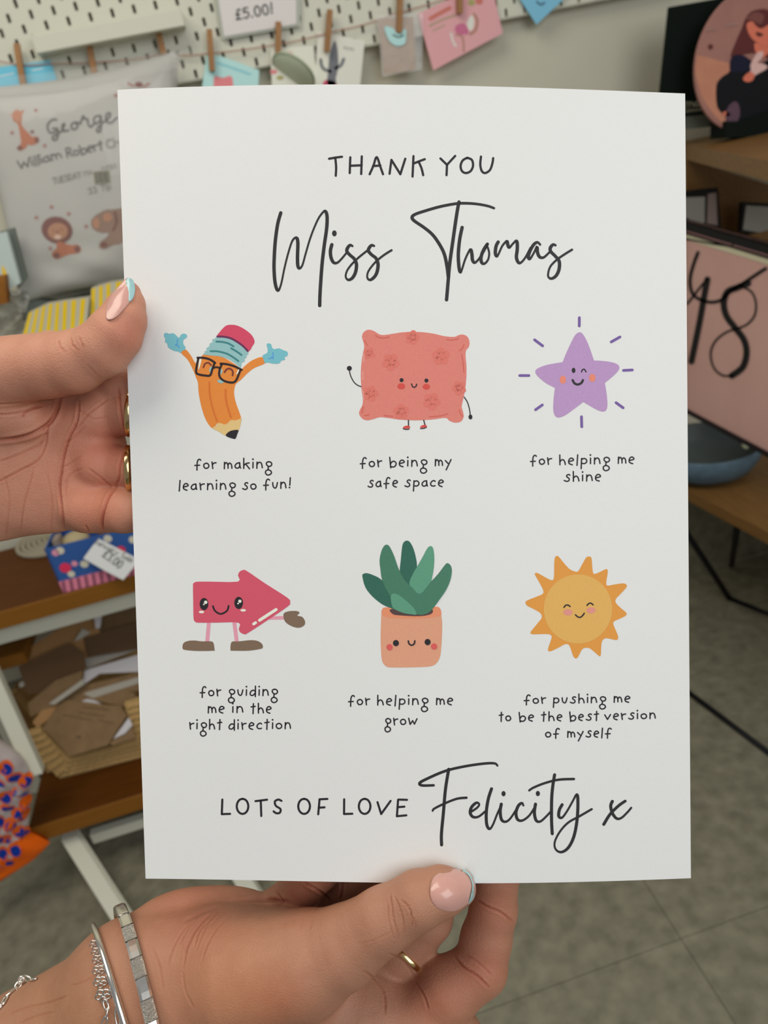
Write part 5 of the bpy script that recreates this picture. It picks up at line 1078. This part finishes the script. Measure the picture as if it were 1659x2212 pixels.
b = MB(); b.box(zi + e1 * .012 + e2 * .02, e1 * .012, e2 * .03, ZZ * .075); tag(b.build('wooden_peg', pm('stick_grey', 120, 108, 100, 1.9), None), 'thin grey stick standing at the left corner inside the festive box', 'stick')

# ---------------------------------------------------------------- basket of envelopes on the lower board
zl = ZLw + .0005
bk = empty('wicker_basket', (0, 0, 0), 'woven straw basket with a dipped front full of envelopes on the lower shelf', 'basket')
M_straw = mat('straw', (.74, .50, .21), .8, noise=(260, (.52, .33, .12), .5), bump=.7, bscale=700)
pA, pB, pC = ZP(130, 1682, zl), ZP(305, 1637, zl), ZP(25, 1592, zl + .13)
hB = .13
fp0, fn = plane3(pA, pB, pC)
if fn @ (CAM - fp0) < 0: fn = -fn
front = [(130, 1682), (150, 1677), (305, 1637), (345, 1626), (420, 1480), (300, 1510), (268, 1520), (292, 1600), (151, 1638), (86, 1574), (25, 1592)]
slab('front_panel', [front[i] for i in (0, 1, 2, 3, 7, 8)] , fp0, fn, .010, M_straw, bk)
slab('front_panel', [(25, 1592), (86, 1574), (151, 1638), (150, 1677), (130, 1682)], fp0, fn, .010, M_straw, bk)
slab('front_panel', [(292, 1600), (268, 1520), (300, 1510), (420, 1480), (345, 1626)], fp0, fn, .010, M_straw, bk)
# strands of the weave on the front
b = MB()
def strand(p, q, n=16, r=.0036):
    P0, P1 = hit(p[0], p[1], fp0 + fn * .0015, fn), hit(q[0], q[1], fp0 + fn * .0015, fn)
    b.tube([P0 + (P1 - P0) * i / n + fn * .0009 * math.sin(i * 2.2) for i in range(n + 1)], [r * (1 + .25 * math.sin(i * 2.1)) for i in range(n + 1)], 6)
for i in range(7):
    f_ = (i + .5) / 7
    x0, y0 = 25 + (130 - 25) * f_, 1592 + (1682 - 1592) * f_; x1, y1 = 86 + (151 - 86) * f_, 1574 + (1660 - 1574) * f_
    strand((x0, y0), (x1, y1), 9)
for i in range(4):
    f_ = (i + .5) / 4; strand((151 - 20 * f_, 1640 + 40 * f_), (300 + 20 * f_, 1600 + 34 * f_), 30)
for i in range(6):
    f_ = (i + .5) / 6; strand((270 + 24 * f_, 1521 + 78 * f_), (330, 1506 + 84 * f_), 9)
wv = b.build('weave', M_straw, bk, True); wv['kind'] = 'stuff'
cw_ = lambda p, w=.09: p + N * max(0, w - (p - W0) @ N)
backL = cw_(ZP(62, 1385, zl + hB)); backR = cw_(ZP(330, 1300, zl + hB)); fL = hit(25, 1592, fp0, fn); fR = hit(420, 1480, fp0, fn); fR[2] = zl + hB
def wall_panel(a, c, inset, nm='side_panel'):
    a = a.copy(); c = c.copy(); mid = (pA + pB) / 2; dn = lambda q: np.array([*(q[:2] + (mid[:2] + N[:2] * -.09 - q[:2]) * inset), zl]); th = np.cross(c - a, ZZ); th = th / np.linalg.norm(th) * .009
    bb = MB(); bb.prism([a, c, dn(c), dn(a)], th); bb.build(nm, M_straw, bk)
    b2 = MB(); n = 26; b2.tube([a + (c - a) * i / n + th / 2 + ZZ * .001 * math.sin(i * 2) for i in range(n + 1)], [.0085 + .0012 * math.sin(i * 2.3) for i in range(n + 1)], 8); b2.build('rim', M_straw, bk, True)
c2_ = cw_(ZP(48, 1420, zl + hB), .13); c3_ = cw_(ZP(75, 1372, zl + hB))
print('BASKET', [(round(float((q - W0) @ D), 3), round(float((q - W0) @ N), 3), round(float(q[2]), 3)) for q in (pA, pB, pC, c2_, c3_, backR, fL, fR)])
wall_panel(fL, c2_, .18); wall_panel(c2_, c3_, .18); wall_panel(c3_, backR, .15, 'back_panel'); wall_panel(backR, fR, .15)
b = MB(); bb_ = [pA, pB, np.array([*(backR[:2] * .85 + pB[:2] * .15), zl]), np.array([*(c3_[:2] * .85 + pA[:2] * .15), zl])]; b.prism(bb_, ZZ * .004); b.build('basket_floor', M_straw, bk)
# envelopes: front one lies tilted, the others stand in leaning rows
KR = pm('kraft_card', 106, 84, 58, 1.9, noise=(40, ph(94, 74, 50, 1.9), .5)); KD = pm('kraft_dark', 76, 56, 36, 1.8); KL = pm('kraft_light', 130, 98, 62, 1.9); WE = pm('envelope_white', 158, 156, 160, 2.0); WG = pm('envelope_grey', 130, 126, 118, 2.0)
def env(poly, w, z, tilt, m, label, th=.0015, yaw=0, grp='envelopes in the straw basket'):
    n = N * math.cos(tilt) + ZZ * math.sin(tilt) + D * yaw; n /= np.linalg.norm(n); c = np.mean(poly, 0)
    p0 = hit(c[0], c[1], WF(0, w, z), n); return slab('envelope', poly, p0, n, th, m, None, label, 'envelope', grp), planemap(p0, n)
zt = zl + .075
env([(62, 1400), (170, 1330), (205, 1340), (230, 1400), (200, 1420), (60, 1440)], .22, zt + .03, .35, KL, 'golden brown kraft envelope at the back left of the basket')
env([(222, 1318), (310, 1300), (310, 1380), (215, 1392)], .20, zt + .05, .5, KR, 'wide kraft envelope at the back right of the basket')
env([(234, 1300), (246, 1286), (330, 1297), (330, 1306), (240, 1308)], .19, zt + .06, .5, WE, 'white envelope edge peeping out highest at the back of the basket')
env([(200, 1314), (223, 1312), (216, 1356), (207, 1358)], .235, zt + .055, .3, WE, 'small white strip standing upright between the rear kraft envelopes')
env([(160, 1385), (178, 1358), (196, 1366), (172, 1382)], .25, zt + .04, .4, WG, 'pale torn corner left of the upright white strip')
env([(180, 1378), (310, 1340), (310, 1400), (190, 1420)], .26, zt + .03, .55, KD, 'dark kraft envelope in the middle rows of the basket')
env([(180, 1420), (310, 1366), (310, 1398), (183, 1446)], .285, zt + .03, .8, WG, 'greyish white envelope, rearmost of the three pale ones at right')
env([(40, 1440), (150, 1388), (182, 1412), (186, 1444), (130, 1490), (60, 1500)], .27, zt + .015, .4, KD, 'dark brown envelope sunk at the left side of the basket')
env([(178, 1480), (183, 1448), (312, 1410), (312, 1450), (215, 1455)], .315, zt + .028, .85, WE, 'bright white envelope, middle of the three pale ones at right')
env([(60, 1520), (120, 1470), (178, 1448), (176, 1480), (110, 1530), (65, 1548)], .30, zt + .005, .5, KR, 'brown envelope leaning left of the bright white one')
env([(105, 1520), (180, 1466), (182, 1478), (118, 1522)], .325, zt + .012, .6, WG, 'slim pale envelope edge leaning across the left of the basket')
env([(180, 1498), (312, 1452), (312, 1472), (200, 1508)], .335, zt + .018, .9, WG, 'narrow pale envelope, foremost of the three pale ones at right')
env([(118, 1520), (180, 1480), (312, 1450), (312, 1490), (200, 1505), (130, 1530)], .328, zt + .01, .8, KR, 'long kraft envelope between the pale ones at right')
env([(40, 1478), (60, 1462), (66, 1474), (44, 1486)], .27, zt + .03, .5, WG, 'scrap of pale paper at the left rim of the basket')
env([(70, 1560), (98, 1525), (128, 1520), (110, 1550), (80, 1572)], .34, zt + .0, .8, KL, 'light kraft corner at the left of the large front envelope')
env([(170, 1505), (235, 1492), (290, 1496), (300, 1520), (262, 1526)], .35, zt + .005, .9, KR, 'crumpled kraft flap behind the large front envelope')
env([(175, 1510), (188, 1504), (222, 1522), (180, 1520)], .365, zt + .006, 1.0, WE, 'white corner above the large front envelope')
e_, f = env([(132, 1514), (150, 1512), (262, 1526), (274, 1546), (232, 1610), (150, 1634), (92, 1572)], .385, zt - .005, .95, KR, 'large printed kraft envelope lying at the front of the basket')
pr = Print(f, step=60, dh=4e-4); IK = pm('ink_kraft_print', 70, 56, 42, 2.0)
for a, c in (((178, 1527), (238, 1534)), ((172, 1540), (228, 1548)), ((136, 1545), (200, 1556)), ((214, 1556), (246, 1564))):
    n_ = int((c[0] - a[0]) / 6)
    for i in range(n_): x = a[0] + (c[0] - a[0]) * i / n_; y = a[1] + (c[1] - a[1]) * i / n_; pr.stroke([(x, y - 2), (x + 2, y + 2), (x + 4, y - 1)], 1.3, IK)
pr.ell((170, 1592), 5, 3, IK, n=8); pr.build('printed_lettering', e_)
env([(245, 1596), (278, 1550), (286, 1566), (270, 1584)], .39, zt - .008, .95, WE, 'white triangle of paper at the right of the large front envelope')
env([(235, 1606), (285, 1568), (294, 1594), (244, 1610)], .388, zt - .012, .95, KR, 'small kraft corner at the front right inside the basket')

# ---------------------------------------------------------------- bright printed bag hanging by the shelf end
bagm = empty('printed_bag', (0, 0, 0), 'white shopping bag with blue and orange dots and an orange bottom by the shelf end', 'bag')
BW = pm('bag_white', 176, 164, 164, 1.3, rough=.35, noise=(20, ph(160, 150, 150, 1.7), .5)); BO = pm('bag_orange', 226, 78, 10, 1.9, rough=.3); BBl = pm('bag_blue', 8, 40, 120, 1.9, rough=.3)
w_b = .46; p0b = WP(40, 1750, w_b)
def bagmap0(x, y, side=1, h=0):
    q = WP(x, y, w_b); s = np.clip((x + 60) / 180, 0, 1); return q + N * side * (.03 * math.sin(math.pi * np.clip(s, .03, .97)) ** .5 + .003 * math.sin(y * .09 + x * .05) + h) * 1.0
outl = [(-60, 1600), (0, 1608), (45, 1632), (72, 1676), (64, 1720), (60, 1800), (72, 1812), (118, 1800), (98, 1830), (62, 1862), (20, 1885), (-60, 1900)]
vs, fs = [], []; ny, nx = 26, 14
def xr(y):   # right contour
    ys = [1600, 1608, 1632, 1676, 1720, 1800, 1806, 1815, 1840, 1862, 1885, 1900]; xs = [-10, 0, 45, 72, 66, 60, 74, 112, 90, 62, 20, -10]; return np.interp(y, ys, xs)
for sd in (1, -1):
    for j in range(ny + 1):
        y = 1600 + 300 * j / ny
        for i in range(nx + 1): x = -60 + (xr(y) + 60) * i / nx; e_s = math.sin(math.pi * min(max(i / nx, .0), 1.)) ** .5; vs.append(WP(x, y + (1 - i / nx) * 8, w_b) + N * sd * .028 * e_s + N * .003 * math.sin(y * .12 + i))
M2 = (ny + 1) * (nx + 1); mi = []
for j in range(ny):
    for i in range(nx):
        a = j * (nx + 1) + i; y = 1600 + 300 * j / ny; lim = 1880 - 95 * (i / nx); o_ = 1 if y > lim - 12 else 0
        fs += [(a, a + nx + 1, a + nx + 2, a + 1), (M2 + a, M2 + a + 1, M2 + a + nx + 2, M2 + a + nx + 1)]; mi += [o_, o_]
mesh_obj('bag_body', vs, fs, [BW, BO], bagm, True, mi)
def bmap(q, h=0):
    out = []
    for x, y in q:
        i = np.clip((x + 60) / (xr(y) + 60), 0, 1); e_s = math.sin(math.pi * i) ** .5 if 0 < i < 1 else 0; out.append(WP(x, y + 0, w_b) + N * (.028 * e_s + .003 * math.sin(y * .12 + i * nx) + .0016 + h))
    return np.array(out)
pr = Print(bmap, step=30, dh=3e-4)
dots = [(18, 1640, 12, 10), (36, 1661, 13, 7), (6, 1668, 9, 5), (58, 1675, 11, 9), (16, 1700, 12, 9), (22, 1722, 12, 5), (57, 1722, 9, 10), (4, 1752, 9, 11), (28, 1760, 10, 11), (54, 1748, 8, 11), (44, 1780, 10, 8), (4, 1788, 8, 8), (10, 1820, 10, 11), (38, 1812, 11, 10), (2, 1850, 9, 11), (-18, 1690, 10, 9), (-20, 1740, 10, 10), (-20, 1790, 10, 10), (-22, 1650, 10, 8)]
dots += [(72 - 18, 1700, 8, 6), (40, 1738, 8, 7), (-2, 1738, 8, 6), (18, 1790, 9, 8), (-4, 1768, 7, 6), (56, 1790, 7, 9), (26, 1838, 8, 7), (34, 1690, 8, 6)]
for x, y, rx, ry in dots: pr.ell((x, y), rx * 1.42, ry * 1.4, BO, n=14, rot=.3)
pr.up()
for x, y, rx, ry in dots: pr.ell((x + 1.5, y + 2), rx * 1.1, ry * 1.0, BBl, n=14, rot=.3)
pr.stroke([(-30, 1672), (10, 1676), (40, 1692), (62, 1700)], 9, BW)
pr.build('printed_dots', bagm)

print('TIME 40_left.py', round(time.time() - _T0, 1))
# ------------------------------------------------------------------ right side: board with a photo disc, wooden step, low table
M_wood2 = mat('oak_board', (.30, .155, .045), .5, noise=(12, (.17, .08, .02), .7, (14, 1, 14), (0, 0, 0)), bump=.15, bscale=160)
M_black = mat('black_metal', (.008, .008, .011), .5, spec=.25)
M_black2 = mat('black_card', (.006, .010, .008), .75, spec=.12)
ps, f = wslab('poster_board', [(1447, 15), (1700, -30), (1700, 262), (1480, 272), (1426, 215), (1428, 195)], .16, .008, M_black2, None, 'black display board leaning by the wall behind the round photo print', 'board')
pr = Print(f, step=80, dh=4e-4); GL = pm('ink_board_grey', 128, 130, 112, 1.8)
text(pr, 'ma', (1480, 232), (1514, 228), 3.0, GL, size=10, gap=2); 
for i in range(8): pr.stroke([(1482 + i * 6, 242 - i * .6), (1485 + i * 6, 237 - i * .6)], 2.4, GL)
pr._poly(np.array([(1478., 252.), (1560., 244.), (1585., 268.), (1478., 280.)]), pm('board_band', 70, 74, 66, 1.8)); pr.build('printed_lettering', ps)
# round acrylic photo print
dk = empty('photo_disc', (0, 0, 0), 'large round photo print of an embracing couple on a small black stand', 'photo print')
wd = .22; rim = [(1560, 8), (1530, 50), (1508, 100), (1501, 150), (1503, 190), (1512, 215), (1532, 250), (1565, 280)]
cpx_, rr_ = (1655, 120), None
c0 = WP(1655, 120, wd); e_u = D; e_v = ZZ
pl = [WP(x, y, wd) - c0 for x, y in rim]; rs_ = [math.hypot(v @ D, v[2]) for v in pl]; Rr = float(np.mean(rs_))
# fit the circle through the rim
A = np.array([[2 * (WP(x, y, wd) @ D), 2 * WP(x, y, wd)[2], 1] for x, y in rim]); bb2 = np.array([(WP(x, y, wd) @ D) ** 2 + WP(x, y, wd)[2] ** 2 for x, y in rim]); so = np.linalg.lstsq(A, bb2, rcond=None)[0]; Rr = math.sqrt(so[2] + so[0] ** 2 + so[1] ** 2)
base = WF(0, wd, 0); c0 = base + D * (so[0] - base @ D) + ZZ * so[1]
b = MB(); b.lathe(c0, N, [(0, -.006), (Rr, -.006), (Rr, -.001), (Rr - .001, 0), (0, 0)], 72, ex=D); b.build('disc', pm('disc_rose', 116, 84, 84, 1.8, noise=(9, ph(150, 106, 94, 1.8), .7)), dk, False)
f = planemap(WP(1600, 120, wd), N); pr = Print(f, (1420, 0), 6.94, step=26, dh=3e-4)
def incirc(poly):
    return poly
SK = pm('photo_sand', 176, 122, 100, 1.7, noise=(20, ph(160, 108, 88, 1.7), .6)); NV = pm('photo_navy', 22, 22, 44, 1.6); BK = pm('photo_black', 14, 16, 22, 1.4); HR = pm('photo_hair', 84, 40, 40, 1.6); FC = pm('photo_face', 190, 104, 84, 1.7); HD = pm('photo_hand', 196, 160, 156, 1.7); PU = pm('photo_plum', 84, 62, 76, 1.6)
pr.fill([(560,840),(700,850),(900,900),(1100,960),(1090,1060),(1000,1150),(890,1230),(880,1400),(900,1620),(1010,1690),(1040,1760),(1020,1860),(960,1840),(800,1660),(660,1430),(590,1200),(562,1000)], SK, n=3)
pr.up().fill([(1100,830),(1180,620),(1260,440),(1320,280),(1400,180),(1520,140),(1659,150),(1800,300),(1800,900),(1500,800),(1300,820),(1140,850)], HR, n=3)
pr.up().fill([(1110,860),(1250,820),(1400,900),(1560,950),(1900,860),(1900,1900),(1700,1800),(1500,1840),(1250,1860),(1040,1880),(1040,1760),(900,1610),(885,1300),(960,1160),(1090,1060)], BK, n=3)
pr.up().fill([(1110,860),(1250,820),(1390,900),(1390,1040),(1200,1080),(1090,1060)], NV, n=3)
pr.fill([(1340,360),(1420,320),(1480,390),(1560,430),(1700,360),(1800,420),(1760,640),(1600,700),(1500,640),(1420,580),(1360,480)], FC, n=3); pr.fill([(1460,640),(1600,700),(1720,700),(1600,860),(1480,800)], FC, n=3)
pr.up().fill([(1480,480),(1540,490),(1590,520),(1540,550),(1490,530)], HR, n=3); pr.fill([(1320,290),(1400,210),(1500,180),(1600,240),(1560,360),(1480,340),(1400,300)], pm('photo_hair_light', 110, 66, 62, 1.6), n=3)
pr.fill([(1400,960),(1500,790),(1590,780),(1560,880),(1500,940),(1600,960),(1650,1020),(1480,1120),(1400,1180),(1340,1150),(1400,1060)], HD, n=3)
pr.up().fill([(1290,1160),(1380,1080),(1450,1110),(1440,1190),(1370,1230),(1300,1210)], FC, n=3); pr.fill([(1040,1640),(1160,1520),(1230,1600),(1230,1760),(1150,1860),(1040,1880)], PU, n=3); pr.fill([(980,1690),(1030,1670),(1095,1710),(1070,1745),(1010,1730)], FC, n=3)
for i in range(5): pr.stroke([(705 + i * 38, 440 - i * 6), (725 + i * 38, 470 - i * 6)], 2.6, pm('photo_mist', 150, 120, 116, 1.7)); pr.stroke([(1045 + i * 36, 395 - i * 6), (1062 + i * 36, 365 - i * 6)], 2.6, pm('photo_mist', 150, 120, 116, 1.7))
pr.ell((800, 700), 36, 40, HR, n=10)
# keep the ink inside the disc
def clipdisc(v):
    d = v - c0; u = d @ D; z = d[:, 2]; r = np.sqrt(u * u + z * z); k = np.where(r > Rr * .995, Rr * .995 / r, 1.); return c0 + D * (u * k)[:, None] + ZZ * (z * k)[:, None] + N * (d @ N)[:, None]
pr.map = lambda q, h=0, g=f: clipdisc(g(q, h)); pr.build('printed_photo', dk)
zst = c0[2] - Rr
b = MB(); st0 = [(1516, 1), (0, 0)]
sl_, _ = wslab('stand', [(1567, 262), (1600, 262), (1659, 240), (1720, 250), (1720, 280), (1660, 286), (1624, 298), (1600, 296), (1566, 299)], wd + .01, .05, M_black2, dk)

# wooden step: upper board, lower board, back panel
ZS = ZP(1483, 313, 1.195)[2]
q1 = hit(1483, 313, np.array([0, 0, 1.195]), ZZ); q2 = hit(1659, 347, np.array([0, 0, 1.195]), ZZ)
dr = q2 - q1; dr /= np.linalg.norm(dr)
stp = empty('wooden_step', (0, 0, 0), 'dark wooden display shelf at upper right carrying the black board', 'shelf')
th_b = .030
def clampw(p, w): return p + N * (w - (p - W0) @ N)
a0 = q1 - dr * (((q1 - W0) @ N - .012) / (dr @ N)); a1 = q2 + dr * .12
back = D * .42
MB().prism([a0, a1, a1 + back, a0 + back], ZZ * -th_b).build('upper_board', M_wood2, stp)
wslab('back_panel', [(1483, 345), (1800, 440), (1800, 620), (1483, 560)], .10, .016, M_wood2, stp)
# small frames on the back panel's ledge
lg = empty('framed_photo', (0, 0, 0), 'small black frame with two pale panes on the wooden shelf, left of the other', 'frame')
f1 = [(1440, 417), (1551, 405), (1558, 500), (1440, 500)]; wf1 = .15
_, f = wslab('frame_body', f1, wf1, .012, M_black, lg)
pr = Print(f, step=60, dh=6e-4); PN = pm('frame_pane', 118, 120, 118, 2.2); PN2 = pm('frame_pane_warm', 110, 100, 100, 2.2)
pr._poly(np.array([(1440., 428.), (1523., 425.), (1522., 482.), (1440., 474.)]), PN); pr._poly(np.array([(1529., 419.), (1547., 416.), (1550., 487.), (1527., 483.)]), PN2); pr.build('pane', lg)
lg = empty('framed_photo', (0, 0, 0), 'small black frame with a grey pane at the right edge above the pink sign', 'frame')
_, f = wslab('frame_body', [(1604, 438), (1612, 436), (1680, 440), (1680, 515), (1600, 502)], .17, .012, M_black, lg)
pr = Print(f, step=60, dh=6e-4); pr._poly(np.array([(1612., 444.), (1676., 448.), (1672., 508.), (1605., 496.)]), PN); pr.build('pane', lg)
MB().prism([WF(.62, .105, WP(1540, 522, .15)[2]), WF(1.40, .105, WP(1540, 522, .15)[2]), WF(1.40, .172, WP(1540, 522, .15)[2]), WF(.62, .172, WP(1540, 522, .15)[2])], ZZ * -.02).build('lower_board', M_wood2, stp)
for uu in (.84, 1.36): MB().prism([WF(uu, .003, 1.19 - th_b), WF(uu, .10, 1.19 - th_b), WF(uu, .003, 1.02)], D * .006).build('bracket', M_wood2, stp)

# pink number board in a black frame
us_ = .70; sgn = empty('framed_sign', (0, 0, 0), 'large pink framed sign with a black hand-drawn 48', 'sign')
FO = [UPL(*a, us_) for a in ((1440, 468), (1720, 547), (1720, 1018), (1440, 868))]
def fr_uv(p): return (p - W0) @ N, p[2]
wA, wB = fr_uv(FO[0])[0], max(fr_uv(FO[1])[0], fr_uv(FO[2])[0]) + .04
pTL, pTR, pBR, pBL = UPL(1462, 474, us_), UPL(1720, 547, us_), UPL(1720, 1018, us_), UPL(1462, 880, us_)
snm = -D
MB().prism([pTL + D * .006, pTR + D * .006, pBR + D * .006, pBL + D * .006], D * .006).build('pink_card', pm('sign_pink', 160, 126, 120, 2.8, noise=(3, ph(150, 116, 110, 2.8), .4)), sgn)
def bar(a, c, inw, nm='frame_bar'):
    e = c - a; L = np.linalg.norm(e); e /= L; MB().prism([a, c, c + inw, a + inw], D * .02).build(nm, M_black, sgn)
dn = (pBL - pTL); dn /= np.linalg.norm(dn); dn2 = (pBR - pTR); dn2 /= np.linalg.norm(dn2)
bar(pTL - D * .004, pTR - D * .004, dn * .015); bar(pBL - D * .004, pBR - D * .004, -dn * .006); bar(pTL - D * .004, pBL - D * .004, N * .02); bar(pTR - D * .004, pBR - D * .004, -N * .02)
f = planemap(pTL + D * .0055, -D); pr = Print(f, (1470, 480), 4.254, step=60, dh=5e-4)
pr._poly(np.array([(1440., 489.), (1720., 572.), (1720., 590.), (1440., 505.)]), pm('sign_offwhite', 176, 172, 150, 2.1)); pr._poly(np.array([(1440., 486.), (1720., 568.), (1720., 578.), (1440., 494.)]), pm('sign_rose', 170, 130, 134, 2.1)); pr.up()
pr.stroke([(-130, 120), (60, 155), (300, 200), (470, 228), (804, 330), (1060, 400)], 4, M_black); pr.stroke([(510, 150), (490, 185), (470, 225)], 3, M_black)
pr.stroke([(158, 278), (120, 380), (88, 500), (90, 600), (120, 670), (190, 715), (290, 735), (380, 710), (450, 640), (560, 570), (680, 490), (780, 425)], 7, M_black, mod=0)
pr.stroke([(60, 750), (130, 660), (200, 570), (245, 525)], 4.5, M_black); pr.stroke([(245, 525), (215, 680), (180, 880), (140, 1080), (98, 1280)], 13, M_black)
pr.stroke([(560, 590), (650, 640), (690, 740), (680, 850), (620, 930), (540, 970), (420, 1010), (320, 1090), (275, 1200), (300, 1330), (380, 1405), (480, 1410)], 4.2, M_black)
pr.stroke([(620, 560), (520, 600), (430, 640), (395, 740), (420, 860), (500, 970), (580, 1080), (605, 1200), (570, 1330), (470, 1410)], 13.5, M_black)
pr.build('printed_number', sgn)

# low table, easel, bowl
ZT = .45; tA, tB = ZP(1440, 1036, ZT), ZP(1659, 1150, ZT); dt_ = tB - tA; dt_ /= np.linalg.norm(dt_); tb2 = empty('low_table', (0, 0, 0), 'low oak table on thin black metal legs at the right', 'table')
t0 = tA - dt_ * (((tA - W0) @ N - .03) / (dt_ @ N)); t1 = t0 + dt_ * 1.1; dpv = np.cross(ZZ, dt_); dpv = dpv if dpv @ D > 0 else -dpv
MB().prism([t0, t1, t1 + dpv * .55, t0 + dpv * .55], ZZ * -.028).build('table_top', M_wood2, tb2)
def rod(a, c, r=.008, nm='leg'):
    b = MB(); b.tube([a, c], r, 10); b.build(nm, M_black, tb2, True)
top_z = ZT - .028
rod(np.array([*ZP(1440, 1085, top_z)[:2], top_z]), ZP(1575, 1292, .008)); rod(ZP(1575, 1292, .008), ZP(1700, 1342, .008), .006, 'floor_rail')
rod(ZP(1597, 1110, top_z), ZP(1580, 1222, .03)); rod(ZP(1700, 1180, top_z), ZP(1720, 1420, .008))
rod(ZP(1440, 1460, .008), ZP(1700, 1655, .008), .006, 'floor_rail'); rod(ZP(1700, 1655, .008), t1 + dpv * .05 - ZZ * .03)
es = empty('easel', (0, 0, 0), 'black easel foot supporting the pink sign on the low table', 'easel')
fb_ = lambda x, y, u, z: UPL(x, y, u)
mBL, mBR = UPL(1500, 905, us_), UPL(1690, 1005, us_)
for q in (mBR,):
    b = MB(); b.tube([q + D * .012 + ZZ * .1, q + D * .012, np.array([*(q + D * .03 + N * .0)[:2], ZT])], .007, 8); b.build('prop', M_black, es, True)
b = MB(); b.tube([UPL(1480, 700, us_) + D * .012, UPL(1480, 700, us_) + D * .30 + N * -.02, np.array([*(UPL(1480, 700, us_) + D * .42)[:2], ZT])], .006, 8); b.build('prop', M_black, es, True)
bwc = WF(.742, .215, ZT); R_ = .125
M_bowl = pm('bowl_slate', 66, 84, 96, 2.4, rough=.35, noise=(40, ph(54, 68, 78, 2.4), .5)); M_bowl2 = pm('bowl_inside', 54, 60, 60, 2.4, rough=.4)
bo = empty('bowl', (0, 0, 0), 'slate blue bowl on the low table below the pink sign', 'bowl')
b = MB(); b.lathe(bwc, ZZ, [(0, .0), (.065, .0), (.07, .006), (.105, .022), (.122, .050), (.129, .082), (.126, .085)], 56); b.build('outer_wall', M_bowl, bo, True)
b = MB(); b.lathe(bwc, ZZ, [(.126, .085), (.122, .081), (.113, .050), (.092, .026), (.05, .013), (0, .012)], 56); b.build('inner_wall', M_bowl2, bo, True)
b = MB(); b.lathe(UPL(1611, 962, .80) * 1, N, [(.0, -.008), (.007, -.006), (.009, 0), (.007, .006), (0, .008)], 12); tag(b.build('trinket', pm('trinket_white', 190, 186, 150, 2.0), None, True), 'tiny cream trinket beside the rim of the slate blue bowl', 'trinket')

print('TIME 50_right.py', round(time.time() - _T0, 1))

# ------------------------------------------------------------------ put every origin at the base of its thing
def _desc(o): return [o] + [d for c in o.children for d in _desc(c)]
for o in [o for o in scene.objects if o.parent is None and o.type in ('MESH', 'EMPTY')]:
    pts = []
    for d in _desc(o):
        if d.type == 'MESH' and len(d.data.vertices):
            a = np.empty(len(d.data.vertices) * 3, np.float32); d.data.vertices.foreach_get('co', a); a = a.reshape(-1, 3); pts += [a.min(0), a.max(0)]
    if not pts: continue
    pts = np.array(pts); lo, hi = pts.min(0), pts.max(0); base = V3((float(lo[0] + hi[0]) / 2, float(lo[1] + hi[1]) / 2, float(lo[2])))
    if o.type == 'MESH': o.data.transform(Matrix.Translation(-base))
    o.location = base
    for c in o.children: c.location = -base
